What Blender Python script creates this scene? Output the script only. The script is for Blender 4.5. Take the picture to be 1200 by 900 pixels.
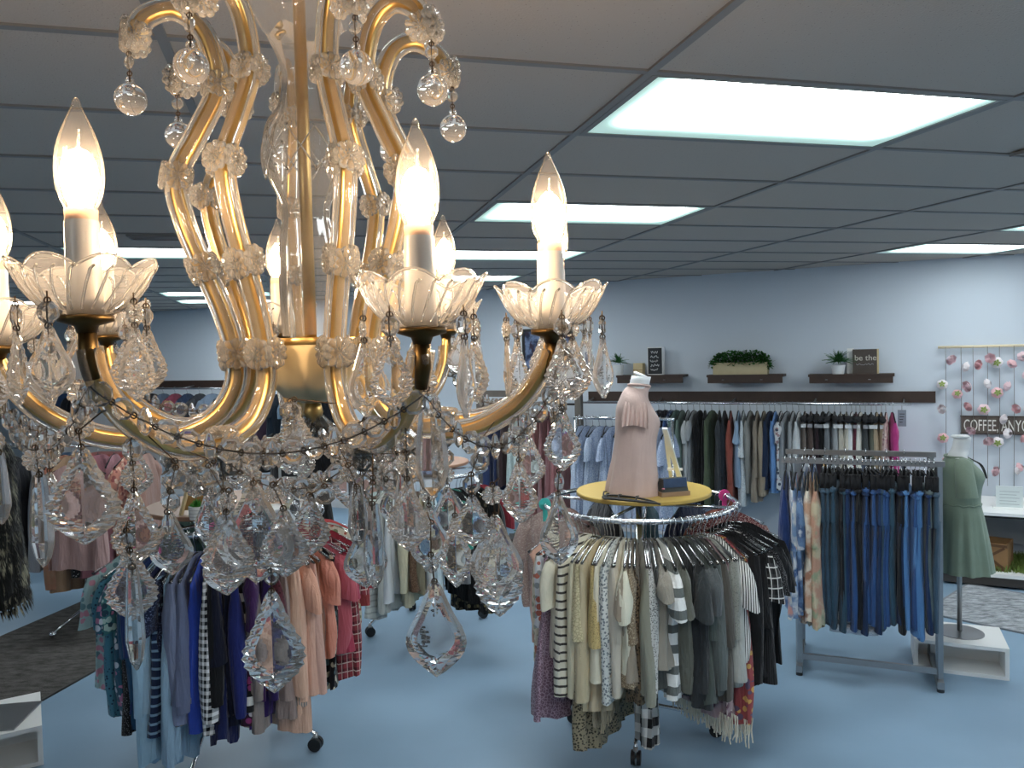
import bpy, bmesh, math, random
from math import pi, sin, cos, radians, sqrt
from mathutils import Vector, Matrix

for _o in list(bpy.data.objects):
    bpy.data.objects.remove(_o)
SC = bpy.context.scene
COL = SC.collection
RNG = random.Random(7)

# ------------------------------------------------------------------ camera
F_PX, PITCH, ROLL, CAM_H = 929.75, 0.0402, -0.0257, 2.0
_fw = Vector((0, cos(PITCH), -sin(PITCH)))
_up0 = Vector((0, sin(PITCH), cos(PITCH)))
_rt0 = Vector((1, 0, 0))
_rt = _rt0 * cos(ROLL) + _up0 * sin(ROLL)
_up = -_rt0 * sin(ROLL) + _up0 * cos(ROLL)
CAM = Vector((0, 0, CAM_H))
cd = bpy.data.cameras.new('camera')
cam = bpy.data.objects.new('camera', cd)
COL.objects.link(cam)
cd.sensor_fit = 'HORIZONTAL'
cd.sensor_width = 36.0
cd.lens = 36.0 * F_PX / 1200.0
cd.clip_start = 0.02
cd.clip_end = 100
_m = Matrix((_rt, _up, -_fw)).transposed().to_4x4()
_m.translation = CAM
cam.matrix_world = _m
SC.camera = cam

# ------------------------------------------------------------------ world, exposure, light levels
W = bpy.data.worlds.new('world')
SC.world = W
W.use_nodes = True
W.node_tree.nodes['Background'].inputs[0].default_value = (0.6, 0.75, 1.0, 1)
W.node_tree.nodes['Background'].inputs[1].default_value = 0.15
PANEL_POWER = 13.5            # radiance of the fluorescent ceiling panels
PANEL_TINT = (0.95, 1.0, 1.03)
BULB_POWER = 320.0             # radiance of the chandelier filaments
BULB_TINT = (1.0, 0.70, 0.42)
vs = SC.view_settings
vs.view_transform = 'Standard'
vs.look = 'None'
vs.exposure = 0.42
vs.gamma = 1.0
vs.use_curve_mapping = False
SC.cycles.max_bounces = 14
SC.cycles.transmission_bounces = 12
SC.cycles.transparent_max_bounces = 24
SC.cycles.caustics_reflective = False
SC.cycles.caustics_refractive = False
SC.cycles.sample_clamp_indirect = 6.0
SC.cycles.use_denoising = True


# ------------------------------------------------------------------ pixel -> place
def ray(px, py):
    return _fw + _rt * ((px - 600) / F_PX) - _up * ((py - 450) / F_PX)


def at_z(px, py, z):
    d = ray(px, py)
    return CAM + d * ((z - CAM_H) / d.z)


def at_y(px, py, y):
    d = ray(px, py)
    return CAM + d * (y / d.y)


CEIL = 2.7403
WA = Vector((0, 9.27, 0))                  # a point at the foot of the long wall
WD = Vector((0.892, -0.452, 0)).normalized()  # along the wall
WN = Vector((-0.452, -0.892, 0)).normalized()  # out of the wall into the room


def wallp(s, z, out=0.0):
    p = WA + WD * s + WN * out
    return Vector((p.x, p.y, z))


def on_wall(px, py, out=0.0):
    d = ray(px, py)
    a = WA + WN * out
    return CAM + d * ((a - CAM).dot(WN) / d.dot(WN))


WROT = math.atan2(WD.y, WD.x)


# ------------------------------------------------------------------ materials
def lin(c):
    return tuple((x / 12.92 if x <= 0.04045 else ((x + 0.055) / 1.055) ** 2.4) for x in c)


def hexc(h, k=1.0):
    c = lin(tuple(int(h[i:i + 2], 16) / 255 for i in (0, 2, 4)))
    return tuple(min(0.92, x * k) for x in c)


def mute(c, f=0.16):
    y = 0.3 * c[0] + 0.6 * c[1] + 0.1 * c[2]
    return tuple(x + (y - x) * f for x in c)


_MATS = {}


def newmat(name):
    m = bpy.data.materials.new(name)
    m.use_nodes = True
    nt = m.node_tree
    return m, nt, nt.nodes['Principled BSDF']


def plain(name, col, rough=0.6, metal=0.0, noise=0.0, scale=20.0, bump=0.0, spec=0.5):
    if name in _MATS:
        return _MATS[name]
    m, nt, b = newmat(name)
    b.inputs['Roughness'].default_value = rough
    b.inputs['Metallic'].default_value = metal
    b.inputs['Specular IOR Level'].default_value = spec
    b.inputs['Base Color'].default_value = (*col, 1)
    if noise or bump:
        tc = nt.nodes.new('ShaderNodeTexCoord')
        n = nt.nodes.new('ShaderNodeTexNoise')
        n.inputs['Scale'].default_value = scale
        n.inputs['Detail'].default_value = 4
        nt.links.new(tc.outputs['Object'], n.inputs['Vector'])
        if noise:
            mx = nt.nodes.new('ShaderNodeMix')
            mx.data_type = 'RGBA'
            mx.inputs[6].default_value = (*[x * (1 - noise) for x in col], 1)
            mx.inputs[7].default_value = (*[min(1, x * (1 + noise)) for x in col], 1)
            nt.links.new(n.outputs['Fac'], mx.inputs[0])
            nt.links.new(mx.outputs[2], b.inputs['Base Color'])
        if bump:
            bp = nt.nodes.new('ShaderNodeBump')
            bp.inputs['Strength'].default_value = bump
            bp.inputs['Distance'].default_value = 0.01
            nt.links.new(n.outputs['Fac'], bp.inputs['Height'])
            nt.links.new(bp.outputs['Normal'], b.inputs['Normal'])
    _MATS[name] = m
    return m


def glass(name, col=(1, 1, 1), rough=0.0, ior=1.5, haze=0.0):
    if name in _MATS:
        return _MATS[name]
    m, nt, b = newmat(name)
    b.inputs['Base Color'].default_value = (*col, 1)
    b.inputs['Roughness'].default_value = rough
    b.inputs['IOR'].default_value = ior
    b.inputs['Transmission Weight'].default_value = 1.0
    if haze:                    # white diffuse share mixed in to make the crystal look brighter
        out = nt.nodes['Material Output']
        tl = nt.nodes.new('ShaderNodeBsdfTranslucent')
        tl.inputs[0].default_value = (0.95, 0.93, 0.9, 1)
        df = nt.nodes.new('ShaderNodeBsdfDiffuse')
        df.inputs[0].default_value = (0.95, 0.93, 0.9, 1)
        ad = nt.nodes.new('ShaderNodeMixShader')
        ad.inputs[0].default_value = 0.5
        nt.links.new(tl.outputs[0], ad.inputs[1])
        nt.links.new(df.outputs[0], ad.inputs[2])
        mx = nt.nodes.new('ShaderNodeMixShader')
        mx.inputs[0].default_value = haze
        nt.links.new(b.outputs[0], mx.inputs[1])
        nt.links.new(ad.outputs[0], mx.inputs[2])
        nt.links.new(mx.outputs[0], out.inputs[0])
    _MATS[name] = m
    return m


def thin_glass(name, col=(1, 1, 1), edge=0.35, rough=0.03, body=0.06, haze=0.0):
    """thin clear wall: mostly transparent, shinier and denser at grazing angles as blown glass is"""
    if name in _MATS:
        return _MATS[name]
    m, nt, b = newmat(name)
    nt.nodes.remove(b)
    out = nt.nodes['Material Output']
    tr = nt.nodes.new('ShaderNodeBsdfTransparent')
    tr.inputs[0].default_value = (*col, 1)
    gl = nt.nodes.new('ShaderNodeBsdfGlossy')
    gl.inputs['Roughness'].default_value = rough
    lw = nt.nodes.new('ShaderNodeFresnel')
    lw.inputs['IOR'].default_value = 1.15 + edge
    mp = nt.nodes.new('ShaderNodeMath')
    mp.operation = 'ADD'
    mp.use_clamp = True
    mp.inputs[1].default_value = body
    nt.links.new(lw.outputs[0], mp.inputs[0])
    mx = nt.nodes.new('ShaderNodeMixShader')
    nt.links.new(mp.outputs[0], mx.inputs[0])
    nt.links.new(tr.outputs[0], mx.inputs[1])
    nt.links.new(gl.outputs[0], mx.inputs[2])
    if haze:  # translucent white share imitates the glow of lit glass
        tl = nt.nodes.new('ShaderNodeBsdfTranslucent')
        tl.inputs[0].default_value = (0.97, 0.94, 0.9, 1)
        df = nt.nodes.new('ShaderNodeBsdfDiffuse')
        df.inputs[0].default_value = (0.97, 0.94, 0.9, 1)
        ad = nt.nodes.new('ShaderNodeMixShader')
        ad.inputs[0].default_value = 0.5
        nt.links.new(tl.outputs[0], ad.inputs[1])
        nt.links.new(df.outputs[0], ad.inputs[2])
        m2 = nt.nodes.new('ShaderNodeMixShader')
        m2.inputs[0].default_value = haze
        nt.links.new(mx.outputs[0], m2.inputs[1])
        nt.links.new(ad.outputs[0], m2.inputs[2])
        mx = m2
    nt.links.new(mx.outputs[0], out.inputs[0])
    _MATS[name] = m
    return m


def emit(name, col, power):
    if name in _MATS:
        return _MATS[name]
    m, nt, b = newmat(name)
    b.inputs['Base Color'].default_value = (0.8, 0.8, 0.8, 1)
    b.inputs['Emission Color'].default_value = (*col, 1)
    b.inputs['Emission Strength'].default_value = power
    _MATS[name] = m
    return m


def cloth(c1, pat='plain', c2='ffffff', c3='333333', k=1.2, crease=0.55):
    key = 'cloth_%s_%s_%s_%s_%s' % (c1, pat, c2, c3, crease)
    if key in _MATS:
        return _MATS[key]
    m, nt, b = newmat(key)
    L = nt.links.new
    N = nt.nodes.new
    a, bb, cc = mute(hexc(c1, k)), mute(hexc(c2, k)), mute(hexc(c3, k))
    b.inputs['Roughness'].default_value = 0.85
    b.inputs['Specular IOR Level'].default_value = 0.2
    if 'Sheen Weight' in b.inputs:
        b.inputs['Sheen Weight'].default_value = 0.15
    tc = N('ShaderNodeTexCoord')
    sep = N('ShaderNodeSeparateXYZ')
    L(tc.outputs['Object'], sep.inputs[0])

    def math_(op, x, y=None, clamp=False):
        n = N('ShaderNodeMath')
        n.operation = op
        n.use_clamp = clamp
        for i, v in enumerate((x, y)):
            if v is None:
                continue
            if isinstance(v, (int, float)):
                n.inputs[i].default_value = v
            else:
                L(v, n.inputs[i])
        return n.outputs[0]

    def mix(f, x, y):
        n = N('ShaderNodeMix')
        n.data_type = 'RGBA'
        if isinstance(f, (int, float)):
            n.inputs[0].default_value = f
        else:
            L(f, n.inputs[0])
        for i, v in ((6, x), (7, y)):
            if isinstance(v, tuple):
                n.inputs[i].default_value = (*v, 1)
            else:
                L(v, n.inputs[i])
        return n.outputs[2]

    def noise(scale, detail=3, vec=None):
        n = N('ShaderNodeTexNoise')
        n.inputs['Scale'].default_value = scale
        n.inputs['Detail'].default_value = detail
        L(vec or tc.outputs['Object'], n.inputs['Vector'])
        return n.outputs['Fac']

    def band(v, freq, width):      # 1 inside a stripe
        fr = math_('FRACT', math_('MULTIPLY', v, freq))
        return math_('LESS_THAN', fr, width)

    across = math_('ADD', sep.outputs[0], math_('MULTIPLY', sep.outputs[1], 1.3))
    across = math_('ADD', across, 10.0)
    down = math_('ADD', sep.outputs[2], 10.0)
    if pat == 'plain':
        col = mix(noise(9), tuple(x * 0.86 for x in a), tuple(min(1, x * 1.1) for x in a))
    elif pat == 'stripe':
        col = mix(band(down, 26, 0.28), a, bb)
    elif pat == 'widestripe':
        col = mix(band(down, 11, 0.42), a, bb)
    elif pat == 'vstripe':
        col = mix(band(across, 60, 0.4), a, bb)
    elif pat == 'gingham':
        s1, s2 = band(across, 32, 0.5), band(down, 32, 0.5)
        col = mix(math_('MULTIPLY', math_('ADD', s1, s2), 0.5), a, bb)
    elif pat == 'plaid':
        s1, s2 = band(across, 22, 0.45), band(down, 22, 0.45)
        t1 = math_('MAXIMUM', band(across, 22, 0.12), band(down, 22, 0.12))
        col = mix(math_('MULTIPLY', math_('ADD', s1, s2), 0.5), a, bb)
        col = mix(t1, col, cc)
    elif pat == 'buffalo':
        s1, s2 = band(across, 12, 0.5), band(down, 12, 0.5)
        col = mix(math_('MULTIPLY', math_('ADD', s1, s2), 0.5), a, bb)
    elif pat in ('floral', 'spots', 'leopard', 'speckle'):
        v = N('ShaderNodeTexVoronoi')
        sc = {'floral': 34, 'spots': 60, 'leopard': 85, 'speckle': 150}[pat]
        v.inputs['Scale'].default_value = sc
        L(tc.outputs['Object'], v.inputs['Vector'])
        thr = {'floral': 0.5, 'spots': 0.28, 'leopard': 0.42, 'speckle': 0.33}[pat]
        f = math_('LESS_THAN', v.outputs['Distance'], thr)
        if pat == 'floral':
            hs = N('ShaderNodeSeparateColor')
            L(v.outputs['Color'], hs.inputs[0])
            flower = mix(math_('GREATER_THAN', hs.outputs[0], 0.5), bb, cc)
            f = math_('MULTIPLY', f, math_('GREATER_THAN', hs.outputs[1], 0.3))
            col = mix(f, a, flower)
        else:
            col = mix(f, a, bb)
    elif pat == 'lace':
        v = N('ShaderNodeTexVoronoi')
        v.feature = 'DISTANCE_TO_EDGE'
        v.inputs['Scale'].default_value = 70
        L(tc.outputs['Object'], v.inputs['Vector'])
        f = math_('LESS_THAN', v.outputs['Distance'], 0.09)
        col = mix(f, a, bb)
    elif pat == 'wash':            # uneven dyed or faded cloth
        n1 = noise(7, 5)
        f = math_('MULTIPLY', math_('SUBTRACT', n1, 0.3), 2.4, True)
        col = mix(f, a, bb)
    elif pat == 'paint':           # splashes of three colours
        n1, n2 = noise(9, 5), noise(13, 4)
        f = math_('MULTIPLY', math_('SUBTRACT', n1, 0.43), 9, True)
        g = math_('MULTIPLY', math_('SUBTRACT', n2, 0.52), 9, True)
        col = mix(g, mix(f, a, bb), cc)
    elif pat == 'fur':
        mp = N('ShaderNodeMapping')
        mp.inputs['Scale'].default_value = (60, 60, 7)
        L(tc.outputs['Object'], mp.inputs['Vector'])
        n1 = noise(1, 4, mp.outputs[0])
        n2 = noise(9, 3)
        f = math_('MULTIPLY', math_('SUBTRACT', math_('ADD', math_('MULTIPLY', n1, 0.6), math_('MULTIPLY', n2, 0.5)), 0.56), 9, True)
        col = mix(f, a, bb)
    else:
        col = mix(0.0, a, a)
    L(col, b.inputs['Base Color'])
    nb = N('ShaderNodeTexNoise')
    nb.inputs['Scale'].default_value = 55 if pat != 'fur' else 30
    nb.inputs['Detail'].default_value = 4
    L(tc.outputs['Object'], nb.inputs['Vector'])
    bp = N('ShaderNodeBump')
    mp2 = N('ShaderNodeMapping')
    mp2.inputs['Scale'].default_value = (34, 34, 5)
    L(tc.outputs['Object'], mp2.inputs['Vector'])
    nw = N('ShaderNodeTexNoise')
    nw.inputs['Scale'].default_value = 1.0
    nw.inputs['Detail'].default_value = 3
    nw.inputs['Distortion'].default_value = 0.6
    L(mp2.outputs[0], nw.inputs['Vector'])
    hsum = math_('ADD', math_('MULTIPLY', nw.outputs['Fac'], 3.0), math_('MULTIPLY', nb.outputs['Fac'], 0.35))
    bp.inputs['Strength'].default_value = crease
    bp.inputs['Distance'].default_value = 0.011
    L(hsum, bp.inputs['Height'])
    L(bp.outputs['Normal'], b.inputs['Normal'])
    _MATS[key] = m
    return m


# ------------------------------------------------------------------ mesh helpers
class MB:
    """collects vertices and faces of ONE mesh"""

    def __init__(self):
        self.v, self.f = [], []

    def add(self, vs_, fs_):
        k = len(self.v)
        self.v += [tuple(x) for x in vs_]
        self.f += [tuple(i + k for i in f) for f in fs_]
        return self

    def box(self, x0, x1, y0, y1, z0, z1):
        return self.add([(x0, y0, z0), (x1, y0, z0), (x1, y1, z0), (x0, y1, z0), (x0, y0, z1), (x1, y0, z1), (x1, y1, z1), (x0, y1, z1)],
                        [(0, 3, 2, 1), (4, 5, 6, 7), (0, 1, 5, 4), (1, 2, 6, 5), (2, 3, 7, 6), (3, 0, 4, 7)])

    def bar(self, a, b, w, h=None):
        """box-section bar from a to b"""
        a, b = Vector(a), Vector(b)
        h = h or w
        t = (b - a).normalized()
        s = t.cross(Vector((0, 0, 1)))
        if s.length < 1e-4:
            s = Vector((1, 0, 0))
        s.normalize()
        n = s.cross(t)
        q = [(-1, -1), (1, -1), (1, 1), (-1, 1)]
        vs_ = [p + s * (w / 2 * i) + n * (h / 2 * j) for p in (a, b) for i, j in q]
        return self.add(vs_, [(0, 3, 2, 1), (4, 5, 6, 7), (0, 1, 5, 4), (1, 2, 6, 5), (2, 3, 7, 6), (3, 0, 4, 7)])

    def tube(self, pts, r, n=8, cap=True, closed=False, flat=1.0):
        pts = [Vector(p) for p in pts]
        m = len(pts)
        rs = r if isinstance(r, (list, tuple)) else [r] * m
        prev = None
        vs_ = []
        for i, p in enumerate(pts):
            if closed:
                t = pts[(i + 1) % m] - pts[(i - 1) % m]
            else:
                t = pts[min(i + 1, m - 1)] - pts[max(i - 1, 0)]
            if t.length < 1e-9:
                t = Vector((0, 0, 1))
            t.normalize()
            if prev is None:
                s = t.cross(Vector((0, 0, 1)))
                if s.length < 1e-3:
                    s = t.cross(Vector((1, 0, 0)))
            else:
                s = prev - t * prev.dot(t)
            s.normalize()
            prev = s
            b = t.cross(s)
            for k in range(n):
                a = 2 * pi * k / n
                vs_.append(p + s * (cos(a) * rs[i]) + b * (sin(a) * rs[i] * flat))
        fs_ = []
        for i in range(m if closed else m - 1):
            j = (i + 1) % m
            for k in range(n):
                k2 = (k + 1) % n
                fs_.append((i * n + k, i * n + k2, j * n + k2, j * n + k))
        if cap and not closed:
            fs_.append(tuple(range(n))[::-1])
            fs_.append(tuple((m - 1) * n + k for k in range(n)))
        return self.add(vs_, fs_)

    def lathe(self, prof, n=24, mod=None, cx=0, cy=0):
        """prof: (r, z) pairs; r == 0 closes; mod(angle, i) scales the radius, may return (scale, dz)"""
        vs_, rows = [], []
        for i, (r, z) in enumerate(prof):
            if r <= 1e-6:
                rows.append([len(vs_)])
                vs_.append((cx, cy, z))
                continue
            row = []
            for k in range(n):
                a = 2 * pi * k / n
                s, dz = 1.0, 0.0
                if mod:
                    s = mod(a, i)
                    if isinstance(s, tuple):
                        s, dz = s
                row.append(len(vs_))
                vs_.append((cx + cos(a) * r * s, cy + sin(a) * r * s, z + dz))
            rows.append(row)
        fs_ = []
        for r0, r1 in zip(rows, rows[1:]):
            for k in range(n):
                k2 = (k + 1) % n
                if len(r0) == 1 and len(r1) == 1:
                    continue
                if len(r0) == 1:
                    fs_.append((r0[0], r1[k2], r1[k]))
                elif len(r1) == 1:
                    fs_.append((r0[k], r0[k2], r1[0]))
                else:
                    fs_.append((r0[k], r0[k2], r1[k2], r1[k]))
        return self.add(vs_, fs_)

    def ring(self, R, r, n=64, k=10, z=0.0, cx=0, cy=0):
        return self.tube([(cx + cos(2 * pi * i / n) * R, cy + sin(2 * pi * i / n) * R, z) for i in range(n)], r, k, closed=True)

    def mesh(self, name, smooth=True):
        me = bpy.data.meshes.new(name)
        me.from_pydata(self.v, [], self.f)
        me.update()
        if smooth:
            for p in me.polygons:
                p.use_smooth = True
        return me

    def build(self, name, mat, parent=None, smooth=True, loc=None, sharp=None):
        me = self.mesh(name, smooth)
        me.materials.append(mat)
        if sharp:
            me.set_sharp_from_angle(angle=radians(sharp))
        return link(name, me, parent, loc)


def link(name, me, parent=None, loc=None):
    o = bpy.data.objects.new(name, me)
    COL.objects.link(o)
    if parent:
        o.parent = parent
    if loc is not None:
        o.location = loc
    return o


def tag(o, label, cat, group=None, kind=None):
    o['label'] = label
    o['category'] = cat
    if group:
        o['group'] = group
    if kind:
        o['kind'] = kind
    return o


def empty(name, loc=(0, 0, 0), rz=0.0):
    o = bpy.data.objects.new(name, None)
    o.empty_display_size = 0.05
    COL.objects.link(o)
    o.location = loc
    o.rotation_euler = (0, 0, rz)
    return o


def struct(o):
    o['kind'] = 'structure'
    return o


def spline(pts, n=8):
    """Catmull-Rom through points"""
    P = [Vector(p) for p in pts]
    P = [P[0] * 2 - P[1]] + P + [P[-1] * 2 - P[-2]]
    out = []
    for i in range(1, len(P) - 2):
        a, b, c, d = P[i - 1], P[i], P[i + 1], P[i + 2]
        for k in range(n):
            t = k / n
            out.append(0.5 * ((2 * b) + (c - a) * t + (2 * a - 5 * b + 4 * c - d) * t * t + (3 * b - a - 3 * c + d) * t ** 3))
    out.append(P[-2])
    return out


def slab(poly, z0, z1):
    """prism of a flat polygon"""
    n = len(poly)
    mb = MB()
    mb.add([(p[0], p[1], z0) for p in poly] + [(p[0], p[1], z1) for p in poly],
           [tuple(range(n))[::-1], tuple(range(n, 2 * n))] + [(i, (i + 1) % n, n + (i + 1) % n, n + i) for i in range(n)])
    return mb


def clip_half(poly, a, n):
    """keep the side of the line through a with inward normal n"""
    out = []
    m = len(poly)
    for i in range(m):
        p, q = Vector(poly[i]), Vector(poly[(i + 1) % m])
        dp, dq = (p - a).dot(n), (q - a).dot(n)
        if dp >= 0:
            out.append(p)
        if (dp > 0) != (dq > 0) and abs(dp - dq) > 1e-9:
            out.append(p + (q - p) * (dp / (dp - dq)))
    return out


def text_mesh(txt, size, depth=0.002):
    cu = bpy.data.curves.new('lettering', 'FONT')
    cu.body = txt
    cu.size = size
    cu.extrude = depth
    cu.align_x = 'LEFT'
    o = bpy.data.objects.new('lettering', cu)
    COL.objects.link(o)
    dg = bpy.context.evaluated_depsgraph_get()
    me = bpy.data.meshes.new_from_object(o.evaluated_get(dg))
    bpy.data.objects.remove(o)
    me.materials.clear()
    return me


def letters(txt, size, root, loc_, mat_, width=None):
    """raised letters, each a part of its own"""
    full = text_mesh(txt, size)
    sx = 1.0
    if width:
        sx = width / max(v.co.x for v in full.vertices)
    for i, ch_ in enumerate(txt):
        if ch_ == ' ':
            continue
        me = text_mesh(ch_, size, .001)
        me.materials.append(mat_)
        x = max(v.co.x for v in text_mesh(txt[:i + 1], size).vertices) - max(v.co.x for v in me.vertices)
        o = link('letter', me, root, (loc_[0] + x * sx, loc_[1], loc_[2]))
        o.rotation_euler = (pi / 2, 0, 0)
        o.scale = (sx, 1, 1)


M_CHROME = plain('chrome', (0.75, 0.77, 0.8), 0.16, 1.0)
M_STEEL = plain('brushed_steel', (0.36, 0.37, 0.38), 0.38, 1.0)
M_BLACK = plain('black_plastic', (0.012, 0.012, 0.013), 0.5)
M_WHITEP = plain('white_paint', (0.86, 0.87, 0.86), 0.5)
M_DKWOOD = plain('dark_walnut', hexc('3a2a22'), 0.55, 0, 0.35, 14, 0.1)
M_PINE = plain('pale_pine', hexc('c9b48a'), 0.6, 0, 0.15, 18)
M_WIRE = plain('aged_wire', hexc('3a2c1c'), 0.5, 0.6)
M_GLASS = glass('crystal', (0.99, 0.99, 0.98), 0.0, 1.5, 0.07)
M_RIM = glass('brightened_crystal_rim', (0.99, 0.98, 0.97), 0.0, 1.5, 0.15)  # extra white haze brightens the rim facets
M_CLEARP = thin_glass('clear_hanger_plastic', (0.94, 0.96, 0.98), 0.4, 0.12, 0.16)

# ================================================================== STRUCTURE
S0, S1, T1 = -13.0, 8.0, 12.0


def room(s, t):
    p = WA + WD * s + WN * t
    return (p.x, p.y)


ROOM = [room(S0, 0), room(S0, T1), room(S1, T1), room(S1, 0)]


def floor_mat():
    m, nt, b = newmat('painted_concrete')
    L = nt.links.new
    tc = nt.nodes.new('ShaderNodeTexCoord')
    n = nt.nodes.new('ShaderNodeTexNoise')
    n.inputs['Scale'].default_value = 0.9
    n.inputs['Detail'].default_value = 5
    L(tc.outputs['Object'], n.inputs['Vector'])
    cr = nt.nodes.new('ShaderNodeValToRGB')
    cr.color_ramp.elements[0].position = 0.3
    cr.color_ramp.elements[0].color = (0.215, 0.325, 0.44, 1)
    cr.color_ramp.elements[1].position = 0.7
    cr.color_ramp.elements[1].color = (0.27, 0.40, 0.53, 1)
    L(n.outputs['Fac'], cr.inputs[0])
    L(cr.outputs[0], b.inputs['Base Color'])
    b.inputs['Roughness'].default_value = 0.42
    b.inputs['Specular IOR Level'].default_value = 0.4
    return m


M_WALL = plain('wall_paint', (0.62, 0.68, 0.75), 0.8, 0, 0.03, 1.5)
floor = struct(slab(ROOM, -0.1, 0).build('floor', floor_mat(), None, False))


def wall(name, s0, s1, t0, t1, z0=0.0, z1=CEIL + 0.15):
    return struct(slab([room(s0, t0), room(s0, t1), room(s1, t1), room(s1, t0)], z0, z1).build(name, M_WALL, None, False))


wall('wall_back', S0 - 0.1, S1 + 0.1, -0.1, 0.0)
wall('wall_left', S0 - 0.1, S0, 0, T1)
wall('wall_right', S1, S1 + 0.1, 0, T1)
wall('wall_front', S0 - 0.1, S1 + 0.1, T1, T1 + 0.1)
struct(slab([room(S0, 0), room(S0, 0.015), room(S1, 0.015), room(S1, 0)], 0, 0.09).build('baseboard_back', plain('baseboard_paint', (0.7, 0.7, 0.7), 0.5), None, False))

# ---- ceiling: lay-in tiles in a T-bar grid
GO, GY = Vector((0.3939, 2.1687)), 0.2595
G1 = Vector((cos(GY), sin(GY))) * 1.2192
G2 = Vector((-sin(GY), cos(GY))) * 0.6096
HALF = [(Vector(room(0, 0.001)), Vector((WN.x, WN.y))), (Vector(room(0, T1)), Vector((-WN.x, -WN.y))),
        (Vector(room(S0, 0)), Vector((WD.x, WD.y))), (Vector(room(S1, 0)), Vector((-WD.x, -WD.y)))]


def gp(i, j):
    return GO + G1 * i + G2 * j


def clip_room(poly):
    for a, n in HALF:
        if not poly:
            return []
        poly = clip_half(poly, a, n)
    return poly if len(poly) > 2 else []


def tile_mat():
    m, nt, b = newmat('mineral_fibre_tile')
    L = nt.links.new
    tc = nt.nodes.new('ShaderNodeTexCoord')
    v = nt.nodes.new('ShaderNodeTexVoronoi')
    v.inputs['Scale'].default_value = 75
    L(tc.outputs['Object'], v.inputs['Vector'])
    n = nt.nodes.new('ShaderNodeTexNoise')
    n.inputs['Scale'].default_value = 160
    n.inputs['Detail'].default_value = 3
    L(tc.outputs['Object'], n.inputs['Vector'])
    cr = nt.nodes.new('ShaderNodeValToRGB')
    cr.color_ramp.elements[0].position = 0.05
    cr.color_ramp.elements[0].color = (0.25, 0.22, 0.20, 1)
    cr.color_ramp.elements[1].position = 0.14
    cr.color_ramp.elements[1].color = (0.50, 0.445, 0.395, 1)
    L(v.outputs['Distance'], cr.inputs[0])
    L(cr.outputs[0], b.inputs['Base Color'])
    bp = nt.nodes.new('ShaderNodeBump')
    bp.inputs['Strength'].default_value = 0.3
    bp.inputs['Distance'].default_value = 0.004
    L(n.outputs['Fac'], bp.inputs['Height'])
    L(bp.outputs['Normal'], b.inputs['Normal'])
    b.inputs['Roughness'].default_value = 0.95
    b.inputs['Specular IOR Level'].default_value = 0.1
    return m


M_TILE = tile_mat()
M_TBAR = plain('grid_bar_paint', (0.24, 0.235, 0.23), 0.55)
ceiling = struct(slab(ROOM, CEIL + 0.03, CEIL + 0.08).build('ceiling', M_TILE, None, False))
LIGHTS = [(0, 0), (0, 3), (0, 6), (0, 9), (-2, 6), (-2, 12), (-2, 14), (-4, 14), (3, 3), (3, 5), (-5, 4), (3, 0), (0, -3), (-5, 9), (-3, -5), (3, -3)]
VENTS = [(-1.55, 5.0, .55, .28), (1.5, .80, .5, .16)]      # i, j, size along each grid axis


def proj(p):
    v = Vector(p) - CAM
    z = v.dot(_fw)
    if z < 0.05:
        return None
    return 600 + F_PX * v.dot(_rt) / z, 450 - F_PX * v.dot(_up) / z


def panel_mat(k_=1.0):
    m, nt, b = newmat('lit_diffuser')
    L = nt.links.new
    tc = nt.nodes.new('ShaderNodeTexCoord')
    sp = nt.nodes.new('ShaderNodeSeparateXYZ')
    L(tc.outputs['Object'], sp.inputs[0])

    def edge(sock, half, soft):
        ab = nt.nodes.new('ShaderNodeMath')
        ab.operation = 'ABSOLUTE'
        L(sock, ab.inputs[0])
        mr = nt.nodes.new('ShaderNodeMapRange')
        mr.interpolation_type = 'SMOOTHSTEP'
        mr.inputs[1].default_value = half
        mr.inputs[2].default_value = half - soft
        L(ab.outputs[0], mr.inputs[0])
        return mr.outputs[0]
    mu = nt.nodes.new('ShaderNodeMath')
    mu.operation = 'MULTIPLY'
    L(edge(sp.outputs[0], 0.61, 0.15), mu.inputs[0])
    shift = nt.nodes.new('ShaderNodeMath')          # dims the far long edge in the emission, imitating tube parallax
    shift.operation = 'ADD'
    shift.inputs[1].default_value = 0.07
    L(sp.outputs[1], shift.inputs[0])
    L(edge(shift.outputs[0], 0.375, 0.21), mu.inputs[1])
    pw_ = nt.nodes.new('ShaderNodeMath')
    pw_.operation = 'POWER'
    pw_.inputs[1].default_value = 3.5
    L(mu.outputs[0], pw_.inputs[0])
    st = nt.nodes.new('ShaderNodeMapRange')
    st.inputs[3].default_value = PANEL_POWER * 0.028 * k_
    st.inputs[4].default_value = PANEL_POWER * k_
    L(pw_.outputs[0], st.inputs[0])
    mx = nt.nodes.new('ShaderNodeMix')
    mx.data_type = 'RGBA'
    mx.inputs[6].default_value = (0.55, 0.9, 0.78, 1)
    mx.inputs[7].default_value = (*PANEL_TINT, 1)
    L(pw_.outputs[0], mx.inputs[0])
    L(mx.outputs[2], b.inputs['Emission Color'])
    L(st.outputs[0], b.inputs['Emission Strength'])
    return m


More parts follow.
